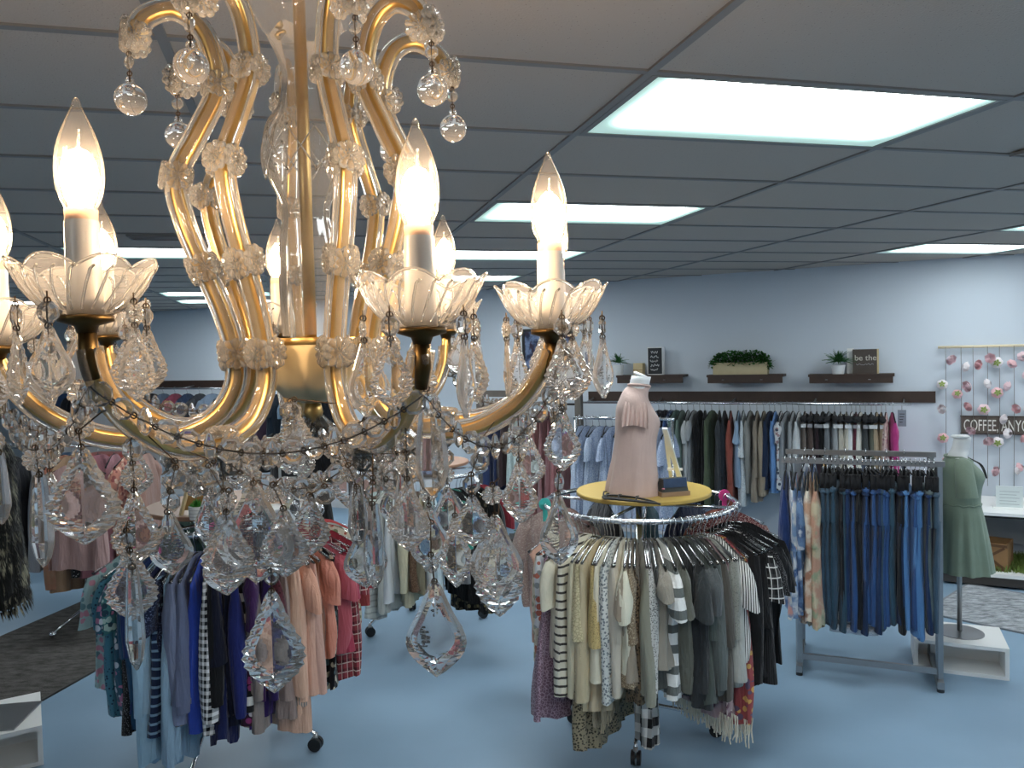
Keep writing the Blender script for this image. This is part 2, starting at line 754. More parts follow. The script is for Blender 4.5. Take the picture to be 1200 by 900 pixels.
M_PANEL = panel_mat()
M_PANEL_DIM = panel_mat(0.45)          # dimmed so the wall beside it does not burn out
_full = None
tiles_seen, tiles_rest = [], []
for i in range(-14, 14):
    for j in range(-22, 32):
        if (i, j) in LIGHTS:
            continue
        e = 0.008
        quad = [gp(i + e, j + 2 * e), gp(i + 1 - e, j + 2 * e), gp(i + 1 - e, j + 1 - 2 * e), gp(i + e, j + 1 - 2 * e)]
        poly = clip_room(quad)
        if not poly:
            continue
        c = gp(i + .5, j + .5)
        pr = proj((c.x, c.y, CEIL))
        seen = pr is not None and -220 < pr[0] < 1420 and -220 < pr[1] < 420 and c.y < 12.5
        (tiles_seen if seen else tiles_rest).append((c.y, i, j, poly))
tiles_seen.sort(key=lambda t: t[0])
for k, (d_, i, j, poly) in enumerate(tiles_seen[:290]):
    c = gp(i + .5, j + .5)
    if len(poly) == 4 and abs((poly[0] - poly[2]).length - 1.345) < 0.03:
        if _full is None:
            a, b_ = 0.6096 - 0.0098, 0.3048 - 0.0098
            _full = slab([(-a, -b_), (a, -b_), (a, b_), (-a, b_)], 0.007, 0.02).mesh('ceiling_tile', False)
            _full.materials.append(M_TILE)
        o = link('ceiling_tile', _full, ceiling, (c.x, c.y, CEIL))
        o.rotation_euler = (0, 0, GY)
    else:
        slab([(p.x, p.y) for p in poly], CEIL + 0.007, CEIL + 0.02).build('ceiling_tile', M_TILE, ceiling, False)
rest = MB()
for (_, i, j, poly) in tiles_seen[290:] + tiles_rest:
    s_ = slab([(p.x, p.y) for p in poly], CEIL + 0.007, CEIL + 0.02)
    rest.add(s_.v, s_.f)
ro = rest.build('ceiling_tile_field', M_TILE, ceiling, False)
ro['kind'] = 'stuff'
# bars
for i in range(-14, 15):
    w_ = 0.010
    quad = [gp(i - w_, -30), gp(i + w_, -30), gp(i + w_, 40), gp(i - w_, 40)]
    poly = clip_room(quad)
    if poly:
        slab([(p.x, p.y) for p in poly], CEIL, CEIL + 0.012).build('grid_bar', M_TBAR, ceiling, False)
for j in range(-22, 32):
    w_ = 0.020
    quad = [gp(-20, j - w_), gp(20, j - w_), gp(20, j + w_), gp(-20, j + w_)]
    poly = clip_room(quad)
    if poly:
        slab([(p.x, p.y) for p in poly], CEIL + 0.0005, CEIL + 0.012).build('grid_bar', M_TBAR, ceiling, False)

LIGHT_LABEL = {
    (0, 0): 'fluorescent ceiling panel with green tinted rim beside the chandelier',
    (0, 3): 'fluorescent ceiling panel second in line out from the chandelier',
    (0, 6): 'fluorescent ceiling panel third in line out from the chandelier',
    (0, 9): 'fluorescent ceiling panel fourth in line, close to the long wall',
    (-2, 6): 'fluorescent ceiling panel next to the small dark air vent',
    (-2, 12): 'ceiling panel of a close pair by the long wall, the one away from the wall',
    (-2, 14): 'ceiling panel of a close pair by the long wall, the one touching the wall',
    (-4, 14): 'ceiling panel over the curtain end of the long wall',
    (3, 3): 'ceiling panel above the console table, standing clear of the wall',
    (3, 5): 'ceiling panel cut short by the wall above the rose garland',
}
for (i, j) in LIGHTS:
    e = 0.012
    quad = [gp(i + e, j + 2 * e), gp(i + 1 - e, j + 2 * e), gp(i + 1 - e, j + 1 - 2 * e), gp(i + e, j + 1 - 2 * e)]
    poly = clip_room(quad)
    if not poly:
        continue
    c = gp(i + .5, j + .5)
    root = empty('ceiling_light', (c.x, c.y, CEIL), GY)
    R_ = Matrix.Rotation(-GY, 2)
    loc_ = [R_ @ (p - c) for p in poly]
    cen = sum(loc_, Vector((0, 0))) / len(loc_)
    slab([(p.x, p.y) for p in loc_], 0.003, 0.006).build('diffuser', M_PANEL_DIM if (i, j) == (3, 5) else M_PANEL, root, False)
    fr = MB()
    n_ = len(loc_)
    for k in range(n_):
        a, b_ = loc_[k], loc_[(k + 1) % n_]
        ai, bi = a + (cen - a).normalized() * 0.022, b_ + (cen - b_).normalized() * 0.022
        s_ = slab([a, b_, bi, ai], 0.0, 0.01)
        fr.add(s_.v, s_.f)
    fr.build('frame', M_TBAR, root, False)
    tag(root, LIGHT_LABEL.get((i, j), 'fluorescent ceiling panel out over the shop floor behind the chandelier'), 'ceiling light', 'fluorescent ceiling panels')

for n_, (i, j, wi, wj) in enumerate(VENTS):
    c = gp(i + wi / 2, j + wj / 2)
    hx, hy = wi * 0.6096, wj * 0.3048
    root = empty('air_vent', (c.x, c.y, CEIL - .012), GY)
    fr = MB()
    f_ = .012
    for (x0, x1, y0, y1) in ((-hx, hx, -hy, -hy + f_), (-hx, hx, hy - f_, hy), (-hx, -hx + f_, -hy + f_, hy - f_), (hx - f_, hx, -hy + f_, hy - f_)):
        fr.box(x0, x1, y0, y1, 0, 0.012)
    fr.build('frame', M_TBAR, root, False)
    MB().box(-hx + f_, hx - f_, -hy + f_, hy - f_, 0.008, 0.012).build('backing', M_BLACK, root, False)
    for k in range(3):
        y = -hy + f_ + (2 * hy - 2 * f_) * (k + 1) / 4
        MB().box(-hx + f_, hx - f_, y - .004, y + .004, .001, .008).build('slat', M_STEEL, root, False)
    tag(root, ['small dark slatted ceiling air vent between two rows of light panels', 'dark slot air vent in the ceiling beside the green rimmed light panel'][n_], 'air vent')


# ---- rugs
def rug(name, poly, col, label, scale, k1=0.55):
    m, nt, b = newmat(name + '_pile')
    L = nt.links.new
    tc = nt.nodes.new('ShaderNodeTexCoord')
    n = nt.nodes.new('ShaderNodeTexNoise')
    n.inputs['Scale'].default_value = scale
    n.inputs['Detail'].default_value = 7
    n.inputs['Roughness'].default_value = 0.7
    mp = nt.nodes.new('ShaderNodeMapping')
    mp.inputs['Scale'].default_value = (1, 2.6, 1)
    L(tc.outputs['Object'], mp.inputs[0])
    L(mp.outputs[0], n.inputs['Vector'])
    cr = nt.nodes.new('ShaderNodeValToRGB')
    cr.color_ramp.elements[0].position = 0.36
    cr.color_ramp.elements[0].color = (*[x * k1 for x in col], 1)
    cr.color_ramp.elements[1].position = 0.64
    cr.color_ramp.elements[1].color = (*[min(1, x * 1.25) for x in col], 1)
    L(n.outputs['Fac'], cr.inputs[0])
    L(cr.outputs[0], b.inputs['Base Color'])
    b.inputs['Roughness'].default_value = 1.0
    b.inputs['Specular IOR Level'].default_value = 0.05
    n2 = nt.nodes.new('ShaderNodeTexNoise')
    n2.inputs['Scale'].default_value = 120
    L(tc.outputs['Object'], n2.inputs['Vector'])
    bp = nt.nodes.new('ShaderNodeBump')
    bp.inputs['Strength'].default_value = 0.8
    bp.inputs['Distance'].default_value = 0.01
    L(n2.outputs['Fac'], bp.inputs['Height'])
    L(bp.outputs['Normal'], b.inputs['Normal'])
    root = empty(name, (poly[0].x, poly[0].y, 0))
    p2 = [(p.x - poly[0].x, p.y - poly[0].y) for p in poly]
    slab(p2, 0.0, 0.010).build('pile', m, root, False)
    bd = MB()
    for k in range(len(p2)):
        bd.bar((*p2[k], 0.006), (*p2[(k + 1) % len(p2)], 0.006), 0.016, 0.012)
    bd.build('bound_edge', plain(name + '_edge', tuple(x * 0.6 for x in col), 0.9), root, False)
    tag(root, label, 'rug')


q = at_z(107, 789, 0)
a_ = at_z(50, 821, 0)
dirv = (q - a_).normalized()
a0, a1 = a_ - dirv * 0.9, q + dirv * 1.3
up_ = Vector((-dirv.y, dirv.x, 0))
b_top = at_z(60, 722, 0)
wdt = abs((b_top - a_).dot(up_))
rug('dark_rug', [a0, a1, a1 + up_ * wdt, a0 + up_ * wdt], hexc('5c5a58', .95), 'dark grey low pile rug under the mannequin in the fur vest', 9)
r0 = at_z(1100, 722, 0)
r1 = at_z(1200, 743, 0)
rd = (r1 - r0).normalized()
r0, r1 = r0 - rd * 0.1, r1 + rd * 0.9
rn = Vector((-rd.y, rd.x, 0))
rug('pale_rug', [r0, r1, r1 + rn * 0.95, r0 + rn * 0.95], hexc('a3a8ad', 1.2), 'pale mottled grey rug in front of the console table', 11, 0.45)

# ================================================================== CLOTHES
def hanger_meshes():
    """hook at the origin (bar passes through it), shoulders along x"""
    body = MB()
    body.tube(spline([(-.205, 0, -.155), (-.12, 0, -.118), (-.05, 0, -.092), (0, 0, -.082), (.05, 0, -.092), (.12, 0, -.118), (.205, 0, -.155)], 4), 0.006, 6, flat=0.7)
    body.tube([(-.2, 0, -.16), (.2, 0, -.16)], 0.004, 5)
    hook = MB()
    pts = [(0.022 * cos(a), 0, 0.022 * sin(a) - 0.006) for a in [radians(200 - k * 20) for k in range(12)]]
    hook.tube([(p[0], 0, p[2]) for p in pts] + [(0.006, 0, -.036), (0, 0, -.05), (0, 0, -.085)], 0.0022, 5)
    return body, hook


_hb, _hh = hanger_meshes()
HB = {}
for key, mat_ in (('clear', M_CLEARP), ('black', plain('velvet_hanger', (0.012, 0.012, 0.014), 0.9)), ('white', plain('white_hanger', (0.7, 0.7, 0.7), 0.4))):
    me = _hb.mesh('hanger')
    me.materials.append(mat_)
    HB[key] = me
ME_HOOK = _hh.mesh('hook')
ME_HOOK.materials.append(M_CHROME)


def clip_hanger():
    b = MB()
    b.tube([(-.16, 0, -.07), (.16, 0, -.07)], 0.005, 6)
    b.box(-.15, -.10, -.015, .015, -.15, -.07)
    b.box(.10, .15, -.015, .015, -.15, -.07)
    me = b.mesh('hanger')
    me.materials.append(HB['black'].materials[0])
    return me


HB['clip'] = clip_hanger()


def zs(x, sw, top=-.083, neck=0.055, drop=0.085):
    a = max(0.0, abs(x) - neck)
    return top - drop * (a / max(1e-3, sw - neck)) ** 1.25


def garment_body(rng, L, sw=.2, hem=.22, th=.022, folds=3.0, amp=.010, waist=0.0, ragged=0.0, n=44, m=22):
    mb = MB()
    vs_, fs_ = [], []
    ph, ph2, sk = rng.uniform(0, 6.3), rng.uniform(0, 6.3), rng.uniform(-.02, .02)
    for r in range(m + 1):
        t = r / m
        t2 = t ** 0.9
        w = sw + (hem - sw) * t2 - 0.02 * sin(min(1, t * 2.5) * pi) - waist * math.exp(-((t - .5) / .2) ** 2)
        d = 0.006 + th * min(1, t * 5) + th * 0.5 * t
        for k in range(n):
            u = 2 * pi * k / n
            cx_, sy = cos(u), sin(u)
            x = w * (abs(cx_) ** 0.75) * (1 if cx_ >= 0 else -1)
            y = d * (abs(sy) ** 0.8) * (1 if sy >= 0 else -1)
            f = amp * min(1.0, t * 1.6)
            y += f * sin(folds * pi * x / w + ph) + f * 0.6 * sin(folds * 2.3 * pi * x / w + ph2 + 2 * t)
            y += f * 0.55 * sin(folds * 4.7 * pi * x / w + ph * 2 - 3 * t)
            x += 0.006 * min(1, t * 3) * sin(9 * t + 5 * sy + ph2)
            x += 0.012 * t * sin(5 * t + ph) + sk * t
            z = (1 - t) * zs(x, sw) + t * (-L)
            z -= t ** 6 * (ragged * sin(7 * x / w + ph) * 0.5 + 0.012 * sin(3 * x / w + ph2))
            vs_.append((x, y, z))
    for r in range(m):
        for k in range(n):
            k2 = (k + 1) % n
            fs_.append((r * n + k, r * n + k2, (r + 1) * n + k2, (r + 1) * n + k))
    mb.add(vs_, fs_)
    return mb


def sleeve_mesh(rng, side, length, sw=.2, wid=.055, th=.02, flare=1.0, n=12, m=9):
    mb = MB()
    x0, z0 = side * (sw - 0.035), zs(sw, sw) + 0.0
    out = 0.05 if length < 0.3 else 0.025
    vs_, fs_ = [], []
    ph = rng.uniform(0, 6.3)
    yb = rng.uniform(-.012, .012)
    for r in range(m + 1):
        t = r / m
        cx_ = x0 + side * (out * sin(min(1, t * 1.6) * pi / 2) + 0.012 * sin(3 * t + ph) * t)
        cz = z0 - length * t + 0.012 * (1 - t)
        w = wid * (1 + (flare - 1) * t) * (1 - 0.12 * sin(pi * t))
        d = th * (0.35 + 0.65 * min(1, t * 4)) * (1 + 0.25 * sin(4 * t + ph))
        for k in range(n):
            u = 2 * pi * k / n
            vs_.append((cx_ + side * 0 + w * cos(u), yb * t + d * sin(u) + 0.004 * sin(3 * u + 6 * t + ph), cz - side * 0.25 * w * cos(u) * (1 if length < .3 else .4)))
    for r in range(m):
        for k in range(n):
            k2 = (k + 1) % n
            fs_.append((r * n + k, r * n + k2, (r + 1) * n + k2, (r + 1) * n + k))
    mb.add(vs_, fs_)
    return mb


def fringe_mesh(rng, L, hem, amp=.01):
    mb = MB()
    for k in range(46):
        x = -hem + 2 * hem * k / 45
        for y in (-.018, .018):
            l_ = rng.uniform(.07, .11)
            mb.tube([(x, y, -L + .02), (x + rng.uniform(-.01, .01), y * 1.1, -L - l_ * .5), (x + rng.uniform(-.015, .015), y, -L - l_)], 0.0035, 3, cap=False)
    return mb


def solidify(o, t=0.003):
    return o


def hang(name, desc, cat, loc, rz, mat_, L=.64, sleeve='short', sw=.2, hem=.22, th=.022, amp=.01, folds=3, hanger='clear',
         group=None, fringe=None, ragged=0.0, waist=0.0, rng=RNG, smat=None, cuff=None, second=None):
    body = garment_body(rng, L, sw, hem, th, folds, amp, waist, ragged)
    o = body.build(name, mat_)
    o.location = loc
    o.rotation_euler = (0, 0, rz)
    hg = link('hanger', HB[hanger], o)
    link('hook', ME_HOOK, hg)
    if sleeve in ('short', 'long', 'cap', 'mid'):
        ln = {'short': .2, 'cap': .12, 'mid': .34, 'long': .56}[sleeve] * rng.uniform(.92, 1.08)
        for s in (-1, 1):
            sl = sleeve_mesh(rng, s, min(ln, L - .1), sw, .06 if sleeve in ('short', 'cap') else .048, th * 0.9 + .006).build('sleeve', smat or mat_, o)
            if cuff:
                cz = zs(sw, sw) - min(ln, L - .1)
                MB().tube([(s * (sw - .01), 0, cz + .03), (s * (sw - .01), 0, cz - .03)], .035, 10, flat=.7).build('cuff', cuff, sl)
    if fringe:
        fringe_mesh(rng, L, hem).build('fringe', fringe, o)
    if second:
        l2, m2 = second
        b2 = garment_body(rng, l2, sw * .8, hem * .9, th * .7, folds, amp)
        b2.build('lining', m2, o)
    tag(o, desc, cat, group)
    return o


def pants(name, desc, loc, rz, mat_, L=.95, hw=.17, th=.02, rng=RNG, group=None, hem=None, hemmat=None):
    mb = MB()
    n = 16
    ph = rng.uniform(0, 6.3)
    drop_ = rng.uniform(0, .035)
    # hips
    vs_, fs_ = [], []
    m = 5
    for r in range(m + 1):
        t = r / m
        z = -.135 - drop_ - (.21 - drop_) * t
        for k in range(n):
            u = 2 * pi * k / n
            vs_.append(((hw + .02 * t) * cos(u), (th * (.8 + .5 * t)) * sin(u) + .004 * sin(3 * u + ph), z))
    for r in range(m):
        for k in range(n):
            k2 = (k + 1) % n
            fs_.append((r * n + k, r * n + k2, (r + 1) * n + k2, (r + 1) * n + k))
    fs_.append(tuple(range(n))[::-1])
    mb.add(vs_, fs_)
    for s in (-1, 1):
        vs_, fs_ = [], []
        m = 9
        for r in range(m + 1):
            t = r / m
            z = -.33 - (L - .33) * t
            for k in range(n):
                u = 2 * pi * k / n
                w = .095 - .022 * t
                vs_.append((s * (.092 - .01 * t) + w * cos(u), th * 1.15 * sin(u) + .006 * sin(4 * t + ph + s) + .004 * sin(2 * u + 5 * t), z))
        for r in range(m):
            for k in range(n):
                k2 = (k + 1) % n
                fs_.append((r * n + k, r * n + k2, (r + 1) * n + k2, (r + 1) * n + k))
        mb.add(vs_, fs_)
    o = mb.build(name, mat_)
    o.location = loc
    o.rotation_euler = (0, 0, rz)
    hg = link('hanger', HB['clip'], o)
    link('hook', ME_HOOK, hg)
    band = MB().tube([((hw + .003) * cos(2 * pi * k / 16), (th * .85 + .002) * sin(2 * pi * k / 16), -.152 - drop_) for k in range(16)], .011, 6, closed=True)
    band.build('waistband', mat_, o)
    if hemmat:
        for s in (-1, 1):
            MB().tube([(s * .082, 0, -L + .035), (s * .082, 0, -L - .012)], .076, 14, flat=th * 1.2 / .076 + .03).build('frayed_hem', hemmat, o)
    tag(o, desc, 'jeans', group)
    return o


# ------------------------------------------------------------------ round racks
def round_rack(loc, ring_z, label, R=.457, wheels=True, ang=0.3, low=False):
    root = empty('round_clothes_rack', loc)
    MB().ring(R, .0125, 80, 10, ring_z).build('ring', M_CHROME, root)
    MB().tube([(0, 0, .10 if low else .25), (0, 0, ring_z + .03)], .019, 14).build('post', M_CHROME, root)
    for k in range(4):
        a = ang + k * pi / 2
        MB().tube([(cos(a) * .015, sin(a) * .015, ring_z - .01), (cos(a) * R, sin(a) * R, ring_z)], .008, 8).build('spoke', M_CHROME, root)
    zh = -.16 if low else 0
    MB().lathe([(0, .38 + zh), (.03, .38 + zh), (.034, .36 + zh), (.034, .26 + zh), (.03, .24 + zh), (0, .24 + zh)], 16).build('hub', M_CHROME, root, True, None, 40)
    for k in range(4):
        a = ang + .2 + k * pi / 2
        h_, q_ = (.14, .37) if low else (.30, .43)
        leg = MB().tube(spline([(cos(a) * .03, sin(a) * .03, h_), (cos(a) * q_ * .6, sin(a) * q_ * .6, h_ * .85), (cos(a) * q_ * .93, sin(a) * q_ * .93, .11), (cos(a) * q_, sin(a) * q_, .085)], 5), .011, 8).build('leg', M_CHROME, root)
        c = Vector((cos(a) * q_, sin(a) * q_, .0))
        w = MB()
        ax = Vector((-sin(a), cos(a), 0))
        for s in (-1, 1):
            p = c + ax * (.014 * s) + Vector((0, 0, .036))
            w.tube([p - ax * .009, p + ax * .009], .034, 16)
        w.build('caster_wheel', M_BLACK, leg, True, None, 40)
        MB().tube([c + Vector((0, 0, .04)), c + Vector((0, 0, .09))], .013, 8).build('caster_stem', M_STEEL, leg)
    tag(root, label, 'clothes rack')
    return root


def round_top(loc, r, col, label, name='round_tabletop'):
    m = plain(name + '_paint_' + str(round(loc[0], 2)), col, 0.45, 0, 0.06, 6)
    root = empty(name, loc)
    MB().lathe([(0, 0), (r - .004, 0), (r, .004), (r, .018), (r - .004, .022), (0, .022)], 72).build('board', m, root, True, None, 35)
    MB().lathe([(r * .3, -.03), (r * .3, 0), (0, 0)], 24).build('mounting_plate', M_STEEL, root)
    tag(root, label, 'tabletop')
    return root


def ring_hang(cx, cy, zr, R, deg, **kw):
    a = radians(deg)
    return (cx + cos(a) * R, cy + sin(a) * R, zr + .0), a


def divider(cx, cy, zr, R, deg, col, label):
    a = radians(deg)
    o = empty('size_divider', (cx + cos(a) * R, cy + sin(a) * R, zr), a)
    d = MB()
    d.tube([(0, -.003, 0), (0, .003, 0)], .032, 24)
    m = plain('divider_' + col, hexc(col, 1.2), 0.35)
    d.build('disc', m, o, True, None, 40)
    MB().box(-.012, .012, -.004, .004, -.09, -.03).build('tab', m, o, False)
    tag(o, label, 'size divider')


# ---- the rack of neutrals under the yellow top
RX, RY, RZ = .645, 4.10, 1.205
round_rack((RX, RY, 0), RZ, 'chrome round clothes rack carrying the yellow tabletop', R=.49, ang=-1.83 - .2 + .0, low=True)
round_top((RX + .03, RY + .04, RZ + .035), .35, hexc('b89c52', 1.1), 'round mustard yellow tabletop on the chrome rack of neutral tops')
G = 'tops on the rack under the yellow tabletop'
P = ' on the rack under the yellow tabletop'
P2 = ' on the yellow topped rack'
cream, black = 'cfc8b4', '141416'
NEUTRAL = [
    # deg, name, category, label, colours/pattern, L, sleeve, extra
    (140, 'blouse', 'blouse', 'dusty rose blouse turned away' + P, ('a98a86',), .62, 'short', {}),
    (150, 'tunic', 'top', 'faded rose and cream print tunic' + P, ('a48c84', 'speckle', 'c9bdb0'), .6, 'short', {}),
    (158, 'blouse', 'blouse', 'peach sleeveless blouse peeking out' + P, ('c79c88',), .55, 'none', {}),
    (165, 'blouse', 'blouse', 'white blouse with rust flower sprigs' + P, ('c6cbd0', 'floral', 'b5604c', '8c9499'), .62, 'mid', {}),
    (172, 'tunic', 'top', 'long mauve lace tunic with scalloped hem' + P2, ('6f5566', 'lace', '9a8294'), .86, 'none', {'hem': .27, 'ragged': .03, 'amp': .02}),
    (179, 'sweater', 'sweater', 'cream sweater with thin black stripes' + P, ('c9c4b2', 'stripe', '3c3a38'), .68, 'long', {'th': .028}),
    (186, 'tee_shirt', 'shirt', 'ivory short sleeved tee with button back' + P2, ('cbc6b0',), .60, 'short', {}),
    (193, 'cardigan', 'cardigan', 'long cream cardigan with wide sleeves' + P, ('c8c0a2',), .72, 'long', {'th': .03}),
    (199, 'kimono', 'kimono', 'gold and brown leopard kimono with bordered hem' + P2, ('8b7f63', 'leopard', '3f3a2e'), .96, 'none', {'hem': .24}),
    (205, 'blouse', 'blouse', 'mustard dotted blouse' + P, ('b9a263', 'speckle', '8d7a45'), .62, 'mid', {}),
    (210, 'shawl', 'shawl', 'tan knitted shawl ending in long fringe' + P2, ('a7977a', 'wash', 'bfae8e'), .78, 'none', {'fringe': 'a7977a', 'hem': .2}),
    (216, 'blouse', 'blouse', 'white blouse with grey leaf print panel' + P2, ('c5c9c6', 'leopard', '707a80'), .7, 'long', {}),
    (222, 'tank_top', 'top', 'oatmeal sleeveless knit' + P, ('b7aa94',), .63, 'none', {'th': .026}),
    (227, 'blouse', 'blouse', 'pale ivory blouse with teal clip' + P2, ('cdcbb6',), .64, 'short', {}),
    (232, 'cardigan', 'cardigan', 'taupe sequined cardigan' + P, ('7d6c54', 'speckle', 'b9a98c'), .68, 'mid', {}),
    (237, 'tunic', 'top', 'brown leopard tunic with uneven hem' + P2, ('6b5840', 'leopard', '2c231a'), .76, 'none', {'ragged': .04}),
    (242, 'sweater', 'sweater', 'sage grey pullover' + P, ('8a8a7a',), .66, 'long', {}),
    (247, 'jacket', 'jacket', 'black and white tweed jacket' + P, ('b8b8b4', 'speckle', '1c1c1e'), .62, 'long', {}),
    (251, 'scarf', 'scarf', 'long black and white buffalo check scarf reaching the caster' + P2, ('d0d0cc', 'buffalo', '101012'), .96, 'none', {'sw': .08, 'hem': .1, 'th': .02}),
    (255, 'tank_top', 'top', 'charcoal sleeveless top' + P, ('3c403e',), .66, 'none', {}),
    (260, 'blouse', 'blouse', 'grey beige cap sleeved blouse' + P2, ('8d877b',), .58, 'cap', {}),
    (265, 'flannel_shirt', 'shirt', 'white flannel shirt with dark grey plaid bands' + P2, ('d2d4d2', 'widestripe', '5a605e'), .68, 'short', {'th': .03}),
    (271, 'tee_shirt', 'shirt', 'olive grey tee' + P, ('5b5d53',), .66, 'short', {}),
    (277, 'tank_top', 'top', 'near black sleeveless top beside charcoal tees' + P2, ('232628',), .62, 'none', {}),
    (282, 'tee_shirt', 'shirt', 'dark charcoal tee with short sleeves' + P, ('33383a',), .66, 'short', {}),
    (288, 'tunic', 'top', 'slate green long tunic with loose sleeves' + P2, ('47504c',), .74, 'mid', {'ragged': .03}),
    (294, 'sweater', 'sweater', 'deep slate knitted pullover' + P, ('4a5150', 'wash', '565e5c'), .68, 'long', {'th': .03}),
    (300, 'cardigan', 'cardigan', 'brown grey draped cardigan' + P, ('4c4842',), .7, 'mid', {}),
    (306, 'shawl', 'shawl', 'dusty pink print wrap with cream fringe' + P2, ('9b7f82', 'floral', '6e4a58', 'b7a3a0'), .84, 'none', {'fringe': 'cfc8b4'}),
    (312, 'cardigan', 'cardigan', 'light heather grey cardigan with ribbed cuffs' + P2, ('93958f', 'wash', 'a3a59f'), .66, 'long', {'th': .034, 'cuff': '8d8f89'}),
    (319, 'blouse', 'blouse', 'black and white zebra striped blouse' + P, ('d0d0cc', 'vstripe', '18181a'), .6, 'short', {}),
    (325, 'kimono', 'kimono', 'red and mustard flowered kimono with cream fringe' + P2, ('8f3b3d', 'floral', 'c3923c', '5d4a63'), .88, 'none', {'fringe': 'cfc8b4', 'hem': .2}),
    (331, 'blouse', 'blouse', 'black blouse with white edging' + P, ('161618',), .64, 'long', {}),
    (338, 'tunic', 'top', 'plain black pleated tunic' + P, ('0f0f11',), .72, 'mid', {'amp': .018, 'folds': 6}),
    (345, 'flannel_shirt', 'shirt', 'black flannel shirt with white windowpane plaid' + P2, ('141416', 'plaid', '3a3a3c', 'c0c0bc'), .66, 'short', {'th': .032}),
    (353, 'jacket', 'jacket', 'black jacket with a white tag' + P, ('111317',), .68, 'short', {'th': .032}),
    (1, 'blouse', 'blouse', 'plain black top behind the plaid flannel' + P2, ('0e0e10',), .62, 'short', {}),
    (10, 'blouse', 'blouse', 'dark red speckled blouse' + P, ('5d2a2c', 'speckle', 'b9a39a'), .58, 'short', {}),
    (20, 'blouse', 'blouse', 'coral and cream print blouse on the far side of the yellow topped rack', ('a2604f', 'floral', 'c9b79a', '7c3c3a'), .58, 'short', {}),
    (48, 'blouse', 'blouse', 'navy blouse on the far side of the yellow topped rack', ('1f2a44',), .6, 'short', {}),
    (75, 'blouse', 'blouse', 'teal blouse on the far side of the yellow topped rack', ('2a5560',), .6, 'short', {}),
    (105, 'blouse', 'blouse', 'dark grey blouse on the far side of the yellow topped rack', ('33353a',), .6, 'short', {}),
]


def deg_at(px, cx, cy, rho, k=0):
    """angle on the camera side of a round rack whose outer garment edge shows at pixel column px"""
    u = (px - 600) / F_PX
    A_, B_, C_ = rho, -u * rho, u * cy - cx
    r_ = sqrt(A_ * A_ + B_ * B_)
    v = C_ / r_
    base = math.degrees(math.atan2(B_, A_))
    if v > 1:
        return base + 3 * k
    if v < -1:
        return base + 180 - 3 * k
    return base - math.degrees(math.acos(v))


def fill_rack(rows, cx, cy, zr, R, group, hanger='clear', seed=1, Lk=1.0, cols=()):
    rng = random.Random(seed)
    rows = [((deg_at(cols[i], cx, cy, R + .2),) + tuple(r[1:])) if i < len(cols) and cols[i] is not None else r for i, r in enumerate(rows)]
    for row in rows:
        deg, name, cat, label, cl, L, sl, ex = row
        a = radians(deg + rng.uniform(-1.2, 1.2))
        kw = dict(ex)
        if 'fringe' in kw:
            kw['fringe'] = cloth(kw['fringe'])
        if 'cuff' in kw:
            kw['cuff'] = cloth(kw['cuff'], 'vstripe', '7d7f79')
        kw.setdefault('th', .026)
        kw.setdefault('amp', .014)
        kw.setdefault('hem', .20 + rng.uniform(-.02, .03))
        hang(name, label, cat, (cx + cos(a) * R, cy + sin(a) * R, zr), a + radians(rng.uniform(-5, 5)), cloth(*cl), L=L * Lk * rng.uniform(.97, 1.04), sleeve=sl, hanger=hanger, group=group, rng=rng, **kw)


fill_rack(NEUTRAL, RX, RY, RZ, .49, G, seed=3, Lk=1.06, cols=[None, None, 614, 622, 634, 648, 638, 662, 672, 683, 690, 700, 711, 722, 733, 741, 748, 757, 752, 765, 771, 788, 801, 809, 820, 828, 838, 846, 852, 862, 870, 876, 883, 889, 898, 908, 913])
NEUTRAL_MORE = [
    (643, 'tank_top', 'top', 'ecru ribbed tank on the rack under the yellow tabletop', ('cfc9ba', 'vstripe', 'b9b3a4'), 0.6, 'none', {}),
    (628, 'blouse', 'blouse', 'rust sprigged ivory blouse on the rack under the yellow tabletop', ('c9c2ae', 'floral', 'a8644c', '9c9a80'), 0.66, 'mid', {}),
    (667, 'cardigan', 'cardigan', 'buttermilk crochet cardigan on the rack under the yellow tabletop', ('c4b98f', 'lace', 'a59a74'), 0.64, 'mid', {}),
    (678, 'tunic', 'top', 'wheat coloured gauze tunic on the rack under the yellow tabletop', ('b9ab88',), 0.8, 'long', {}),
    (695, 'blouse', 'blouse', 'vanilla tie neck blouse on the rack under the yellow tabletop', ('d0cab2',), 0.6, 'long', {}),
    (717, 'sweater', 'sweater', 'pale stone sweater on the rack under the yellow tabletop', ('bdb5a4',), 0.66, 'long', {}),
    (728, 'blouse', 'blouse', 'mushroom pleated blouse on the rack under the yellow tabletop', ('9c8f7c',), 0.64, 'short', {}),
    (815, 'cardigan', 'cardigan', 'graphite longline cardigan on the rack under the yellow tabletop', ('2d3032',), 0.78, 'long', {}),
    (833, 'tee_shirt', 'shirt', 'gunmetal tee on the rack under the yellow tabletop', ('4f5456',), 0.6, 'short', {}),
    (856, 'blouse', 'blouse', 'ash knitted blouse on the rack under the yellow tabletop', ('85877f', 'speckle', '6c6e68'), 0.62, 'mid', {}),
    (893, 'jacket', 'jacket', 'black ribbed jacket on the rack under the yellow tabletop', ('121214', 'vstripe', '232326'), 0.7, 'long', {}),
    (903, 'blouse', 'blouse', 'black blouse with grey dots on the rack under the yellow tabletop', ('131316', 'speckle', '5a5a5e'), 0.64, 'short', {}),
]
fill_rack(NEUTRAL_MORE, RX, RY, RZ, .49, G, seed=13, Lk=1.03, cols=[r[0] for r in NEUTRAL_MORE])
divider(RX, RY, RZ, .49, 180, '3fb5b0', 'teal size divider clipped on the ring beneath the yellow tabletop')
